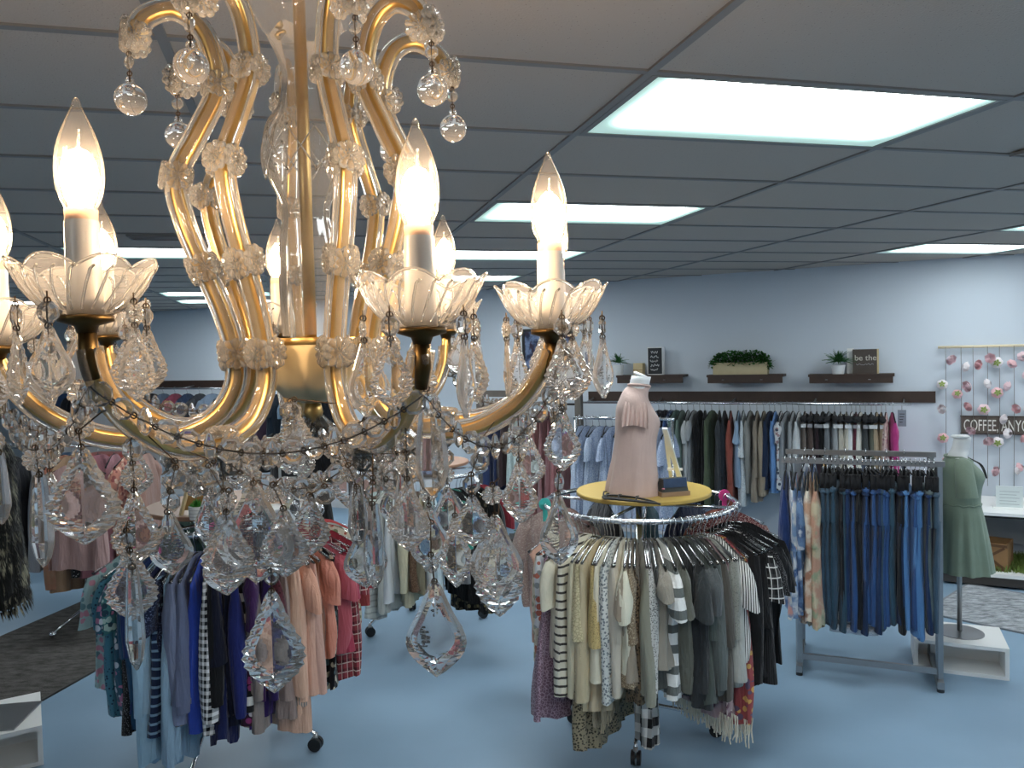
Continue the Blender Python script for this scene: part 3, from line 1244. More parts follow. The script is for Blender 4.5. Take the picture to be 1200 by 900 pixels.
divider(RX, RY, RZ, .49, 212, 'b8397f', 'magenta size divider over the cream tops beneath the yellow tabletop')
divider(RX, RY, RZ, .49, 14, 'c2357a', 'pink size divider near the red speckled blouse beneath the yellow tabletop')

# ---- the rack of coloured tops under the round wooden top
LX, LY, LZ = -1.47, 4.03, 1.205
round_rack((LX, LY, 0), LZ, 'chrome round clothes rack carrying the brown wooden tabletop', ang=-.36)
round_top((LX - .02, LY, LZ + .045), .37, hexc('8d6a52', 1.2), 'round brown wooden tabletop on the chrome rack of colourful tops')
P = ' on the rack under the brown wooden tabletop'
P2 = ' on the wooden topped rack'
COLOUR = [
    (138, 'blouse', 'blouse', 'mint green blouse with pale collar turned away' + P, ('7d9a90',), .6, 'short', {}),
    (148, 'blouse', 'blouse', 'dark green blouse behind the teal ones' + P2, ('2d4a48',), .62, 'short', {}),
    (157, 'blouse', 'blouse', 'pale aqua blouse with pink print' + P2, ('8fb0b4', 'floral', 'b77d92', '557f8a'), .62, 'short', {}),
    (165, 'blouse', 'blouse', 'teal blouse with navy bird print' + P2, ('2f6f86', 'spots', '17304a'), .7, 'short', {}),
    (172, 'tunic', 'top', 'deep teal tunic with white and pink flowers' + P2, ('1f5068', 'floral', 'a9b6c4', 'a0648c'), .72, 'short', {}),
    (179, 'blouse', 'blouse', 'royal blue blouse with dark sleeves' + P, ('1f3d7c', 'wash', '182848'), .66, 'mid', {}),
    (186, 'blouse', 'blouse', 'black lace top with pale dots' + P2, ('17191c', 'speckle', '5b5f66'), .76, 'none', {}),
    (193, 'denim_shirt', 'shirt', 'light blue denim shirt with long tails' + P2, ('7ba3bd', 'wash', '8fb6cf'), .92, 'long', {'hem': .25, 'ragged': .09, 'th': .03}),
    (201, 'blouse', 'blouse', 'plain navy blouse next to light denim' + P2, ('121c40',), .62, 'short', {}),
    (208, 'tunic', 'top', 'navy tunic with light blue stripes low down' + P2, ('1b2b4a', 'stripe', '6f93b0'), .76, 'none', {}),
    (215, 'peasant_blouse', 'blouse', 'heathered lavender blue peasant blouse with gathered cuffs' + P2, ('66708f', 'wash', '75809c'), .72, 'long', {'th': .04, 'cuff': '5e6884', 'hem': .22}),
    (223, 'shirt', 'shirt', 'long chambray shirt with curved pale blue hem' + P2, ('7b9cb5',), .86, 'none', {'hem': .27, 'ragged': .07}),
    (231, 'blouse', 'blouse', 'cobalt blue blouse with red neck trim' + P2, ('1f3fa0',), .76, 'none', {'cuff': 'b04a30'}),
    (238, 'gingham_shirt', 'shirt', 'black and white gingham shirt' + P2, ('d0d2d4', 'gingham', '0e1018'), .78, 'long', {'th': .03}),
    (245, 'blouse', 'blouse', 'midnight navy blouse beside the gingham shirt' + P2, ('0c1024',), .7, 'mid', {'th': .03}),
    (252, 'blouse', 'blouse', 'ink blue tunic with pointed hem' + P2, ('101a48',), .78, 'none', {'ragged': .06, 'th': .03}),
    (258, 'blouse', 'blouse', 'bright indigo blouse' + P, ('1a2466',), .7, 'long', {}),
    (264, 'cardigan', 'cardigan', 'black and white blocked cardigan' + P, ('141416', 'widestripe', 'd0d0cc'), .66, 'none', {}),
    (269, 'dress', 'dress', 'magenta flowered dress' + P, ('35152f', 'floral', '9c2f74', 'c8bfc4'), .76, 'none', {}),
    (274, 'cardigan', 'cardigan', 'taupe wrap cardigan with tied front' + P2, ('80746f',), .82, 'long', {}),
    (280, 'dress', 'dress', 'long violet dress' + P, ('3f1f7c',), .80, 'none', {'th': .034}),
    (287, 'blouse', 'blouse', 'deep purple blouse' + P, ('28144e',), .72, 'long', {}),
    (292, 'blouse', 'blouse', 'maroon print blouse' + P, ('4a1a26', 'spots', '2a0d14'), .66, 'short', {}),
    (297, 'tunic', 'top', 'mauve grey tunic' + P, ('6f6169',), .74, 'none', {}),
    (303, 'blouse', 'blouse', 'dusty taupe long blouse' + P2, ('8d7a74',), .78, 'long', {}),
    (309, 'peach_shirt', 'shirt', 'long pale peach shirt with turned cuff' + P2, ('cfa288',), .82, 'long', {'cuff': 'd8ae93', 'th': .034}),
    (315, 'blouse', 'blouse', 'blush pink blouse with clear hanger showing' + P2, ('c99a84',), .74, 'long', {'th': .03}),
    (321, 'sweater', 'sweater', 'caramel brown sweater' + P, ('8a5434',), .66, 'none', {'th': .03}),
    (327, 'tee_shirt', 'shirt', 'salmon tee with short sleeves' + P, ('cc8068',), .58, 'short', {}),
    (333, 'blouse', 'blouse', 'black blouse with cream flowers low down' + P2, ('15161c', 'floral', 'b9b49c', '4c6a6e'), .74, 'none', {}),
    (339, 'tee_shirt', 'shirt', 'rose pink tee with short sleeves' + P, ('b14a58',), .62, 'short', {'th': .032}),
    (346, 'flannel_shirt', 'shirt', 'crimson plaid shirt tail' + P, ('8f2f3a', 'plaid', '4c1a22', 'c0a39a'), .74, 'short', {}),
    (353, 'blouse', 'blouse', 'crimson lace trimmed blouse' + P, ('8c1f30',), .62, 'short', {'th': .03}),
    (0, 'sweater', 'sweater', 'brick red sweater' + P, ('93302f',), .64, 'mid', {'th': .03}),
    (8, 'blouse', 'blouse', 'cream blouse with red and green flowers' + P2, ('b8b09a', 'floral', '9c4a3c', '6b7a58'), .7, 'none', {}),
    (17, 'blouse', 'blouse', 'mint striped blouse behind the red sweater' + P2, ('b4c4bc', 'stripe', '6f8f86'), .66, 'short', {}),
    (28, 'blouse', 'blouse', 'coral red blouse with pink collar' + P, ('b03a3c',), .55, 'short', {}),
    (55, 'blouse', 'blouse', 'wine blouse on the far side of the wooden topped rack', ('4a1c2c',), .6, 'short', {}),
    (80, 'blouse', 'blouse', 'navy print blouse on the far side of the wooden topped rack', ('1c2440', 'spots', '54618c'), .6, 'short', {}),
    (108, 'blouse', 'blouse', 'steel blue blouse on the far side of the wooden topped rack', ('40586c',), .6, 'short', {}),
]
fill_rack(COLOUR, LX, LY, LZ, .457, 'tops on the rack under the wooden tabletop', seed=5, Lk=1.09, cols=[None, None, 100, 112, 124, 138, 130, 146, 160, 168, 190, 178, 213, 226, 240, 250, 262, 272, 276, 284, 296, 304, 313, 322, 330, 342, 354, 366, 376, 384, 392, 405, 412, 420, 427])
COLOUR_MORE = [
    (118, 'blouse', 'blouse', 'sea green printed blouse on the rack under the brown wooden tabletop', ('2c6a70', 'floral', '8fb0ac', '1c3c4c'), 0.72, 'short', {}),
    (133, 'tunic', 'top', 'peacock blue tunic on the rack under the brown wooden tabletop', ('1d4a6c',), 0.78, 'mid', {}),
    (154, 'shirt', 'shirt', 'powder blue button shirt on the rack under the brown wooden tabletop', ('86a8c0',), 0.84, 'long', {}),
    (174, 'blouse', 'blouse', 'midnight dotted blouse on the rack under the brown wooden tabletop', ('121a34', 'speckle', '5a6a8c'), 0.7, 'short', {}),
    (200, 'blouse', 'blouse', 'heather blue blouse on the rack under the brown wooden tabletop', ('5c6684',), 0.66, 'long', {}),
    (233, 'shirt', 'shirt', 'black shirt beside the gingham one on the rack under the brown wooden tabletop', ('0f1014',), 0.72, 'long', {}),
    (257, 'tunic', 'top', 'blackish navy tunic on the rack under the brown wooden tabletop', ('0d1228',), 0.76, 'none', {}),
    (290, 'blouse', 'blouse', 'plum blouse on the rack under the brown wooden tabletop', ('3a1a4c',), 0.7, 'short', {}),
    (337, 'blouse', 'blouse', 'sandy peach blouse on the rack under the brown wooden tabletop', ('c49a80',), 0.78, 'long', {}),
    (348, 'tee_shirt', 'shirt', 'apricot tee on the rack under the brown wooden tabletop', ('cf9478',), 0.62, 'short', {}),
    (360, 'blouse', 'blouse', 'nude pink blouse on the rack under the brown wooden tabletop', ('bf9484',), 0.72, 'long', {}),
    (399, 'blouse', 'blouse', 'raspberry blouse on the rack under the brown wooden tabletop', ('9c2c48',), 0.62, 'short', {}),
]
fill_rack(COLOUR_MORE, LX, LY, LZ, .457, 'tops on the rack under the wooden tabletop', seed=15, Lk=1.05, cols=[r[0] for r in COLOUR_MORE])
divider(LX, LY, LZ, .457, 262, 'b5327c', 'magenta size divider clipped on the ring beneath the wooden tabletop')

# ---- the rack of pale tops farther in
MX, MY, MZ = -.66, 5.75, 1.16
round_rack((MX, MY, 0), MZ, 'chrome round clothes rack of white and cream tops farther into the shop', ang=.2)
round_top((MX, MY, MZ + .04), .33, hexc('94705a', 1.2), 'round brown tabletop above the rack of white and cream tops')
P = ' on the rack of pale tops'
PALE = [
    (165, 'cardigan', 'cardigan', 'pale aqua cardigan with coral neck' + P, ('a9bfbf',), .62, 'short', {}),
    (176, 'blouse', 'blouse', 'mint white blouse' + P, ('b9c8c2',), .66, 'mid', {}),
    (187, 'cardigan', 'cardigan', 'white ribbed long cardigan' + P, ('b7bab4', 'stripe', '9c9f9a'), .86, 'long', {'hem': .26, 'ragged': .03}),
    (198, 'blouse', 'blouse', 'grey white gauze tunic' + P, ('aeb1ab',), .84, 'mid', {'hem': .25}),
    (209, 'blouse', 'blouse', 'white long sleeved blouse' + P, ('c5cbcf',), .72, 'long', {}),
    (219, 'blouse', 'blouse', 'cream long sleeved blouse' + P, ('c3bd9c',), .78, 'long', {}),
    (228, 'sweater', 'sweater', 'brown tweed sweater' + P, ('5c4330', 'speckle', '8a6e50'), .7, 'none', {}),
    (237, 'tunic', 'top', 'khaki tunic' + P, ('8d8468',), .72, 'none', {}),
    (246, 'blouse', 'blouse', 'off white gathered blouse' + P, ('c2c6c2',), .74, 'long', {}),
    (255, 'blouse', 'blouse', 'frost blue long blouse' + P, ('b9cbd2',), .74, 'long', {}),
    (264, 'blouse', 'blouse', 'sky blue blouse' + P, ('5e9bc4', 'vstripe', '9cc4dc'), .6, 'short', {}),
    (273, 'blouse', 'blouse', 'denim blue blouse' + P, ('3f6a9c',), .66, 'short', {}),
    (283, 'tee_shirt', 'shirt', 'mid grey tee' + P, ('6a6e72',), .68, 'short', {}),
    (293, 'blouse', 'blouse', 'teal banded black top' + P, ('16181a', 'widestripe', '1f9c88'), .6, 'short', {}),
    (304, 'dress', 'dress', 'black dress' + P, ('0d0d0f',), .84, 'none', {}),
    (315, 'dress', 'dress', 'black dress with gold flower print' + P, ('131312', 'floral', '8a7a4c', '4f4a38'), .9, 'none', {}),
    (327, 'tunic', 'top', 'black ruffled tunic' + P, ('0f0f11',), .76, 'short', {'ragged': .04}),
    (340, 'blouse', 'blouse', 'dark grey blouse' + P, ('33363a',), .66, 'short', {}),
    (0, 'blouse', 'blouse', 'deep red blouse' + P, ('8c2030',), .55, 'short', {}),
    (150, 'blouse', 'blouse', 'blush blouse' + P, ('b98f86',), .6, 'short', {}),
]
fill_rack(PALE, MX, MY, MZ, .457, 'tops on the pale rack', seed=9, cols=[415, 422, 430, 440, 452, 466, 478, 486, 497, 510, 520, 528, 540, 548, 556, 566, 574, 580, 588])

# ================================================================== JEANS RACK
def frame_point(px, py, z):
    return at_z(px, py, z)


JZ = 1.30
jn0, jn1 = at_z(916, 539, JZ), at_z(1107, 544, JZ)       # near rail ends
jd = (jn1 - jn0).normalized()
jp = Vector((-jd.y, jd.x, 0))                             # away from the camera
JD = .42
root = empty('double_rail_rack', (jn0.x, jn0.y, 0))
tag(root, 'grey steel double rail clothes rack of blue jeans', 'clothes rack')
o0 = Vector((jn0.x, jn0.y, 0))


def loc(p):
    return (p - o0)


jl = (jn1 - jn0).length
c0, c1 = jd * .09, jd * (jl - .03)
for k, off in enumerate((0, JD)):
    a = jp * off
    MB().bar(a + Vector((0, 0, JZ)), a + jd * jl + Vector((0, 0, JZ)), .025, .032).build('rail', M_STEEL, root, False)
    for c in (c0, c1):
        MB().bar(a + c + Vector((0, 0, .03)), a + c + Vector((0, 0, JZ - .016)), .03, .03).build('post', M_STEEL, root, False)
for c in (c0, c1):
    MB().bar(c - jp * .07 + Vector((0, 0, .04)), c + jp * (JD + .07) + Vector((0, 0, .04)), .035, .04).build('foot_bar', M_STEEL, root, False)
    MB().bar(c + Vector((0, 0, JZ - .05)), c + jp * JD + Vector((0, 0, JZ - .05)), .025, .025).build('cross_bar', M_STEEL, root, False)
    for off in (-.05, JD + .05):
        MB().lathe([(0, 0), (.02, 0), (.02, .02), (0, .02)], 10).build('foot_pad', M_BLACK, root, True, c + jp * off, 40)
MB().bar(c0 + Vector((0, 0, .10)), c1 + Vector((0, 0, .10)), .02, .035).build('base_bar', M_STEEL, root, False)

jrot = math.atan2(jp.y, jp.x)
rng = random.Random(11)
JW = {'dark': ('1f3a63', 'wash', '162c4e'), 'mid': ('2b548a', 'wash', '23477a'), 'slate': ('3a5468', 'wash', '2f475a'), 'teal': ('2d5064', 'wash', '264254'),
      'light': ('3f74ab', 'wash', '4d83b8'), 'black': ('15181e', 'plain'), 'grey': ('5a6a6c', 'wash', '48575a')}
seq = ['slate', 'slate', 'teal', 'slate', 'teal', 'black', 'dark', 'mid', 'black', 'dark', 'mid', 'mid', 'dark', 'mid', 'slate', 'mid', 'teal', 'dark', 'black', 'light', 'light', 'mid', 'light', 'grey', 'dark', 'slate']
JL = {'dark': 'dark indigo jeans', 'mid': 'mid blue jeans', 'slate': 'slate blue jeans', 'teal': 'blue green jeans', 'light': 'light blue flared jeans', 'black': 'black jeans', 'grey': 'faded grey green jeans'}
ORD = ['first', 'second', 'third', 'fourth', 'fifth', 'sixth', 'seventh', 'eighth', 'ninth', 'tenth', 'eleventh', 'twelfth', 'thirteenth', 'fourteenth', 'fifteenth', 'sixteenth', 'seventeenth', 'eighteenth', 'nineteenth', 'twentieth',
       'twenty-first', 'twenty-second', 'twenty-third', 'twenty-fourth', 'twenty-fifth', 'twenty-sixth']
frayed = cloth('b9bec4', 'speckle', '6f86a4')
for k, w in enumerate(seq):
    s = .235 + (jl - .29) * k / (len(seq) - 1)
    p = jn0 + jd * s
    fr = frayed if k in (4, 6, 9, 11) else None
    lb = '%s, %s pair along from the kimonos on the double rail rack' % (JL[w] + (', frayed' if fr else ''), ORD[k])
    pants('jeans', lb, (p.x, p.y, JZ + .012), jrot + radians(rng.uniform(-7, 7)), cloth(*JW[w]), L=rng.uniform(.90, 1.0), th=.019, rng=rng, group='jeans on the double rail rack', hemmat=fr)
for k, (s, cl, lb, L) in enumerate([(.02, ('1d3a78', 'wash', '16294f'), 'navy wrap at the open end of the double rail rack', .8),
                                    (.05, ('6f8cb4', 'paint', 'c9ced4', '3c5c8c'), 'blue and white tie dyed kimono on the double rail rack', .95),
                                    (.085, ('c4c6c4', 'paint', '6f8fb4', 'c98f86'), 'pale blue and rose watercolour kimono on the double rail rack', 1.0),
                                    (.12, ('5f80a8', 'paint', '3c5880', 'c4c9ce'), 'deep blue watercolour kimono on the double rail rack', .95),
                                    (.155, ('b98f72', 'paint', 'cfc3b0', '9c6a50'), 'orange and cream painterly kimono on the double rail rack', 1.0),
                                    (.19, ('bcae8c', 'paint', 'b98a70', '8f9a78'), 'yellow and orange flowered kimono with ragged hem on the double rail rack', 1.02)]):
    p = jn0 + jd * s
    hang('kimono', lb, 'kimono', (p.x, p.y, JZ + .012), jrot + radians(rng.uniform(-6, 6)), cloth(*cl), L=L * .94, sleeve='mid', th=.02, hem=.24, ragged=.05, hanger='black', group='kimonos on the double rail rack', rng=rng)
pf = jn0 + jp * JD
for k, (s, cl, lb) in enumerate([(.12, ('c9ccd0',), 'white top on the second rail of the jeans rack'), (.17, ('3a5f94',), 'blue top on the second rail of the jeans rack'),
                                 (.24, ('c8952c',), 'mustard yellow top on the second rail of the jeans rack'), (.36, ('1b2026',), 'black top on the second rail of the jeans rack'),
                                 (.48, ('2a3c58',), 'dark denim top on the second rail of the jeans rack'), (.60, ('15171a',), 'charcoal black top on the second rail of the jeans rack'),
                                 (.70, ('22344f',), 'inky blue top on the second rail of the jeans rack')]):
    p = pf + jd * s
    hang('blouse', lb, 'blouse', (p.x, p.y, JZ + .012), jrot + radians(rng.uniform(-8, 8)), cloth(*cl), L=.66, sleeve='none', hanger='black', group='tops on the second jeans rail', rng=rng)

# ================================================================== LONG WALL: rails and what hangs there
OUT = .26


def wall_rail(name, p0, p1, label, bar_z, board=True):
    """p0, p1: positions s along the wall; a board with a chrome bar held out in front"""
    root = empty(name, wallp(p0, 0, 0), WROT)
    L_ = p1 - p0
    if board:
        MB().box(0, L_, -.025, 0, bar_z + .0, bar_z + .105).build('board', M_DKWOOD, root, False)
    MB().tube([(0.02, -OUT, bar_z), (L_ - .2, -OUT, bar_z)], .012, 10).build('bar', M_CHROME, root)
    for k in range(5):
        x = .06 + (L_ - .32) * k / 4
        MB().tube([(x, -.02, bar_z + .03), (x, -OUT, bar_z + .0)], .008, 8).build('bracket', M_STEEL, root)
    tag(root, label, 'clothes rail')
    return root


wall_rail('wall_rail', .96, 4.37, 'dark wooden wall board with a long chrome hanging bar under three shelves', 1.435)


def s_at(px, out=OUT):
    p = on_wall(px, 480, out)
    return (p - WA).dot(WD)


W_ = ' on the long wall rail'
WALLROW = [
    (772, 'blouse', 'blouse', 'dark floral blouse' + W_, ('1d2433', 'floral', '5c6f94', '8c94a4'), .85, 'short'),
    (779, 'dress', 'dress', 'black printed dress' + W_, ('121418', 'speckle', '4a4f5c'), .95, 'none'),
    (786, 'blouse', 'blouse', 'blue flowered blouse' + W_, ('2d4a78', 'floral', '9cb0c8', '1c2c50'), .9, 'mid'),
    (792, 'blouse', 'blouse', 'faded green blouse' + W_, ('56706a',), .95, 'mid'),
    (799, 'blouse', 'blouse', 'grey green blouse' + W_, ('5c7068',), 1.0, 'long'),
    (806, 'tee_shirt', 'shirt', 'pale grey tee with turned sleeve' + W_, ('a0a4a6',), .9, 'short'),
    (813, 'tee_shirt', 'shirt', 'silver grey tee' + W_, ('8d9194',), .9, 'short'),
    (820, 'dress', 'dress', 'black long sleeved dress' + W_, ('0d0d10',), 1.0, 'long'),
    (826, 'dress', 'dress', 'black maxi dress' + W_, ('111114',), 1.05, 'none'),
    (834, 'jacket', 'jacket', 'olive green utility jacket with tied waist' + W_, ('4a5640',), 1.0, 'long'),
    (843, 'dress', 'dress', 'charcoal grey dress' + W_, ('34383e',), 1.02, 'mid'),
    (849, 'blouse', 'blouse', 'blue black blouse' + W_, ('20252c',), .98, 'long'),
    (856, 'dress', 'dress', 'rust red long sleeved dress' + W_, ('8c4234',), 1.02, 'long'),
    (865, 'blouse', 'blouse', 'light wash denim blouse' + W_, ('7f99b4',), .8, 'short'),
    (871, 'dress', 'dress', 'white lace dress' + W_, ('c4ccd0', 'lace', 'a5aeb4'), 1.02, 'mid'),
    (879, 'blouse', 'blouse', 'stone grey blouse' + W_, ('7c7d7a',), .85, 'long'),
    (887, 'jacket', 'jacket', 'khaki utility jacket with drawstring' + W_, ('85796a',), .98, 'long'),
    (895, 'jacket', 'jacket', 'tan utility jacket' + W_, ('8d806c',), .9, 'long'),
    (902, 'jacket', 'jacket', 'dark indigo jacket' + W_, ('1b2a44',), .8, 'long'),
    (908, 'denim_jacket', 'jacket', 'bright blue denim jacket with ripped cuffs' + W_, ('4a78b0', 'wash', '5f8cc0'), .85, 'long'),
    (915, 'blouse', 'blouse', 'white blouse with dark flowers' + W_, ('b4b8bc', 'floral', '3c4454', '8c6f74'), .8, 'short'),
    (922, 'cardigan', 'cardigan', 'ash grey cardigan' + W_, ('7d8288',), .8, 'long'),
    (929, 'cardigan', 'cardigan', 'dove grey cardigan' + W_, ('8f9396',), .8, 'long'),
    (936, 'cardigan', 'cardigan', 'frost white cardigan' + W_, ('b7bcbe',), .8, 'long'),
    (943, 'trousers', 'trousers', 'mushroom brown trousers' + W_, ('6a5f58',), .85, 'none'),
    (950, 'trousers', 'trousers', 'cocoa brown trousers' + W_, ('4f413c',), .85, 'none'),
    (957, 'trousers', 'trousers', 'dark plum trousers' + W_, ('2c2026',), .85, 'none'),
    (964, 'trousers', 'trousers', 'black trousers' + W_, ('0e0e10',), .85, 'none'),
    (971, 'trousers', 'trousers', 'steel grey trousers' + W_, ('6f7479',), .85, 'none'),
    (978, 'trousers', 'trousers', 'light grey trousers' + W_, ('8c9093',), .85, 'none'),
    (985, 'trousers', 'trousers', 'oatmeal trousers' + W_, ('a8a294',), .85, 'none'),
    (992, 'trousers', 'trousers', 'cream trousers' + W_, ('bdb8a8',), .85, 'none'),
    (998, 'trousers', 'trousers', 'white trousers' + W_, ('c9cccc',), .85, 'none'),
    (1003, 'trousers', 'trousers', 'maroon trousers' + W_, ('5a2030',), .85, 'none'),
    (1008, 'trousers', 'trousers', 'ivory trousers' + W_, ('c4c2b8',), .85, 'none'),
    (1014, 'trousers', 'trousers', 'graphite trousers' + W_, ('3c4042',), .85, 'none'),
    (1021, 'trousers', 'trousers', 'olive grey trousers' + W_, ('55584c',), .85, 'none'),
    (1027, 'trousers', 'trousers', 'sand coloured trousers' + W_, ('a08c70',), .85, 'none'),
    (1033, 'trousers', 'trousers', 'camel trousers' + W_, ('a48a6a',), .85, 'none'),
    (1038, 'blouse', 'blouse', 'blush pink top' + W_, ('b89a94', 'floral', '9c6f74', 'c4b0a8'), .85, 'none'),
    (1046, 'dress', 'dress', 'hot pink dress' + W_, ('b8257c', 'wash', 'a01c68'), .85, 'mid'),
]
rng = random.Random(21)
wr = math.atan2(WN.y, WN.x)
for (px, name, cat, lb, cl, L, sl) in WALLROW:
    p = wallp(s_at(px), 1.442, OUT)
    tr = name == 'trousers'
    o = hang(name, lb, cat, p, wr + radians(rng.uniform(-9, 9)), cloth(*cl), L=L * rng.uniform(.97, 1.03), sleeve=sl, th=.024, sw=.19 if not tr else .17, hem=.21 if not tr else .17,
             hanger='black', group='clothes on the long wall rail', rng=rng)
    if tr:   # waist folded over, pale lining and dark hanger bar
        MB().box(-.165, .165, -.022, .022, -.22, -.185).build('waistband', cloth('c6c8c8' if sum(hexc(cl[0])) > .25 else '8c8c90'), o, False)
        MB().tube([(-.18, 0, -.14), (.18, 0, -.14)], .03, 8).build('folded_waist', HB['black'].materials[0], o)
tp = on_wall(1057, 490, OUT)
o = empty('price_tag', tp, WROT)
MB().box(-.035, .035, -.003, .003, -.075, .075).build('card', plain('grey_card', hexc('77808a', 1.2), .7), o, False)
MB().tube([(0, 0, .075), (0, 0, 1.435 - tp.z)], .002, 5).build('string', M_WIRE, o)
for k in range(4):
    MB().box(-.02, .022 - .006 * k, -.0045, -.003, .035 - k * .025, .041 - k * .025).build('printed_line', M_BLACK, o, False)
tag(o, 'small grey printed tag hanging from the end of the wall rail', 'tag')

# ---- wooden frame of long dresses
fs0, fs1 = s_at(560, .35), s_at(682, .35)
root = empty('wooden_frame_rack', wallp(fs0, 0, .35), WROT)
M_GREYW = plain('weathered_wood', hexc('5a544e', 1.2), .7, 0, .25, 12)
L_ = fs1 - fs0
MB().box(0, L_, -.035, .035, 1.50, 1.57).build('beam', M_GREYW, root, False)
for x in (.035, L_ - .035):
    MB().box(x - .035, x + .035, -.035, .035, 0, 1.50).build('post', M_GREYW, root, False)
    MB().box(x - .035, x + .035, -.25, .25, 0, .05).build('foot', M_GREYW, root, False)
MB().tube([(0.07, 0, 1.42), (L_ - .07, 0, 1.42)], .012, 8).build('bar', M_BLACK, root)
tag(root, 'weathered wooden frame rack of long dresses against the wall', 'clothes rack')
for (px, cl, lb, L, sl) in [(604, ('b7c8c6', 'lace', '9fb2b2'), 'pale mint lace dress on the wooden frame rack', .98, 'none'), (612, ('c0cfce',), 'white ruffled dress on the wooden frame rack', 1.02, 'none'),
                            (618, ('b4c4c6',), 'frosted grey dress on the wooden frame rack', .98, 'none'), (625, ('6a4a86',), 'purple dress on the wooden frame rack', 1.0, 'none'),
                            (632, ('8c5a58',), 'rosewood maxi dress on the wooden frame rack', 1.2, 'none'), (640, ('8f5f60', 'wash', '7d4f52'), 'dusty rose maxi dress on the wooden frame rack', 1.25, 'none'),
                            (648, ('7c4a4e',), 'mulberry maxi dress on the wooden frame rack', 1.22, 'none'), (655, ('965f60',), 'faded pink maxi dress on the wooden frame rack', 1.2, 'none'),
                            (590, ('1d2a4c',), 'navy dress on the wooden frame rack', .95, 'none'), (578, ('26345a',), 'indigo dress on the wooden frame rack', 1.0, 'none'), (597, ('3a2a2c',), 'dark brown dress on the wooden frame rack', .9, 'none')]:
    p = wallp(s_at(px, .35), 1.425, .35)
    hang('long_dress', lb, 'dress', p, wr + radians(rng.uniform(-8, 8)), cloth(*cl), L=L, sleeve=sl, hem=.26, amp=.018, folds=5, ragged=.04, hanger='black', group='dresses on the wooden frame rack', rng=rng)

# ---- low rack of pale blue lace tops behind the blush bust
b0, b1 = s_at(672, 1.5), s_at(790, 1.5)
root = empty('straight_clothes_rack', wallp(b0, 0, 1.5), WROT)
L_ = b1 - b0
BZ = 1.38
MB().tube([(0, 0, BZ), (L_, 0, BZ)], .014, 10).build('rail', M_CHROME, root)
for x in (.02, L_ - .02):
    MB().tube([(x, 0, .04), (x, 0, BZ)], .014, 10).build('post', M_CHROME, root)
    MB().bar((x, -.22, .03), (x, .22, .03), .03, .03).build('foot_bar', M_CHROME, root, False)
tag(root, 'straight chrome clothes rack of pale blue lace tops', 'clothes rack')
lace = [('8f9fb8', 'lace', 'b4c0d4'), ('7f90b0', 'lace', 'a9b6cc'), ('9aa8bc', 'speckle', '6a7a9c'), ('a4b0c0', 'lace', '7c8cac')]
for k in range(14):
    p = wallp(b0 + .06 + k * (L_ - .12) / 13, BZ + .01, 1.5)
    lb = ['pale blue lace top', 'periwinkle lace top', 'grey blue speckled top', 'silvery blue lace top'][k % 4] + ', ' + ORD[k] + ' from the wooden frame on the straight chrome rack'
    hang('lace_top', lb, 'top', p, wr + radians(rng.uniform(-14, 14)), cloth(*lace[k % 4]), L=.95, sleeve='short' if k % 2 else 'none', hem=.24, amp=.016, folds=6, hanger='black', group='lace tops on the straight chrome rack', rng=rng)

# ---- left-hand stretch of the same wall
wall_rail('wall_rail', -8.0, -2.2, 'dark wooden wall board with a chrome bar beside the fitting room curtain', 1.60)
cols = ['27436a', '16181e', '3a4a5e', '8c3a34', '5a6f84', '1c2436', 'a05a3c', '33566c', '11131a', '4a5a70', '7a2f44', '20304c', '2c2f36', '5c6c80', '1a1c22', '8a4a4c', '24405c', '3c2a3c', '16222e', '405a70', '6a2430', '14161c']
nmz = ['denim blue', 'jet black', 'slate', 'brick', 'steel blue', 'ink navy', 'burnt orange', 'teal blue', 'soot black', 'blue grey', 'berry', 'marine blue', 'iron grey', 'misty blue', 'coal black', 'rosy brown', 'petrol blue', 'aubergine', 'dark teal', 'cadet blue', 'burgundy', 'raven black']
for k, c in enumerate(cols):
    p = wallp(-7.8 + k * 5.2 / 21, 1.607, OUT)
    hang('blouse', nmz[k] + ' top on the wall rail beside the fitting room curtain', 'top', p, wr + radians(rng.uniform(-10, 10)), cloth(c), L=.8, sleeve='short', th=.05, hem=.24, hanger='black', group='clothes on the rail beside the fitting room curtain', rng=rng)
# fitting room curtain
cp_ = s_at(70, .12)
root = empty('fitting_room_curtain', wallp(cp_, 0, .12), WROT)
mb = MB()
n_ = 60
vs_, fs_ = [], []
for k in range(n_ + 1):
    x = -.7 + 1.4 * k / n_
    y = .03 * sin(k * 1.25) + .01 * sin(k * .6)
    vs_ += [(x, y, .05), (x, y * .7, 2.1)]
for k in range(n_):
    fs_.append((2 * k, 2 * k + 2, 2 * k + 3, 2 * k + 1))
mb.add(vs_, fs_).build('cloth', cloth('8fa6a8'), root)
MB().tube([(-.8, 0, 2.11), (.8, 0, 2.11)], .014, 8).build('rod', M_STEEL, root)
tag(root, 'pale teal fitting room curtain on the far wall', 'curtain')
# poster
pp = on_wall(316, 462, .02)
root = empty('wall_poster', pp, WROT)
MB().box(-.19, .19, -.006, .006, -.26, .26).build('sheet', plain('poster_white', (.62, .68, .74), .6), root, False)
MB().add([(-.15, -.008, .2), (.13, -.008, .02), (-.15, -.008, -.12), (-.15, -.0065, .2), (.13, -.0065, .02), (-.15, -.0065, -.12)], [(0, 1, 2), (5, 4, 3), (0, 3, 4, 1), (1, 4, 5, 2), (2, 5, 3, 0)]).build('blue_triangle', plain('poster_blue', hexc('2466a8', 1.2), .6), root, False)
tag(root, 'white poster with a blue triangle on the long wall by the rail end', 'poster')
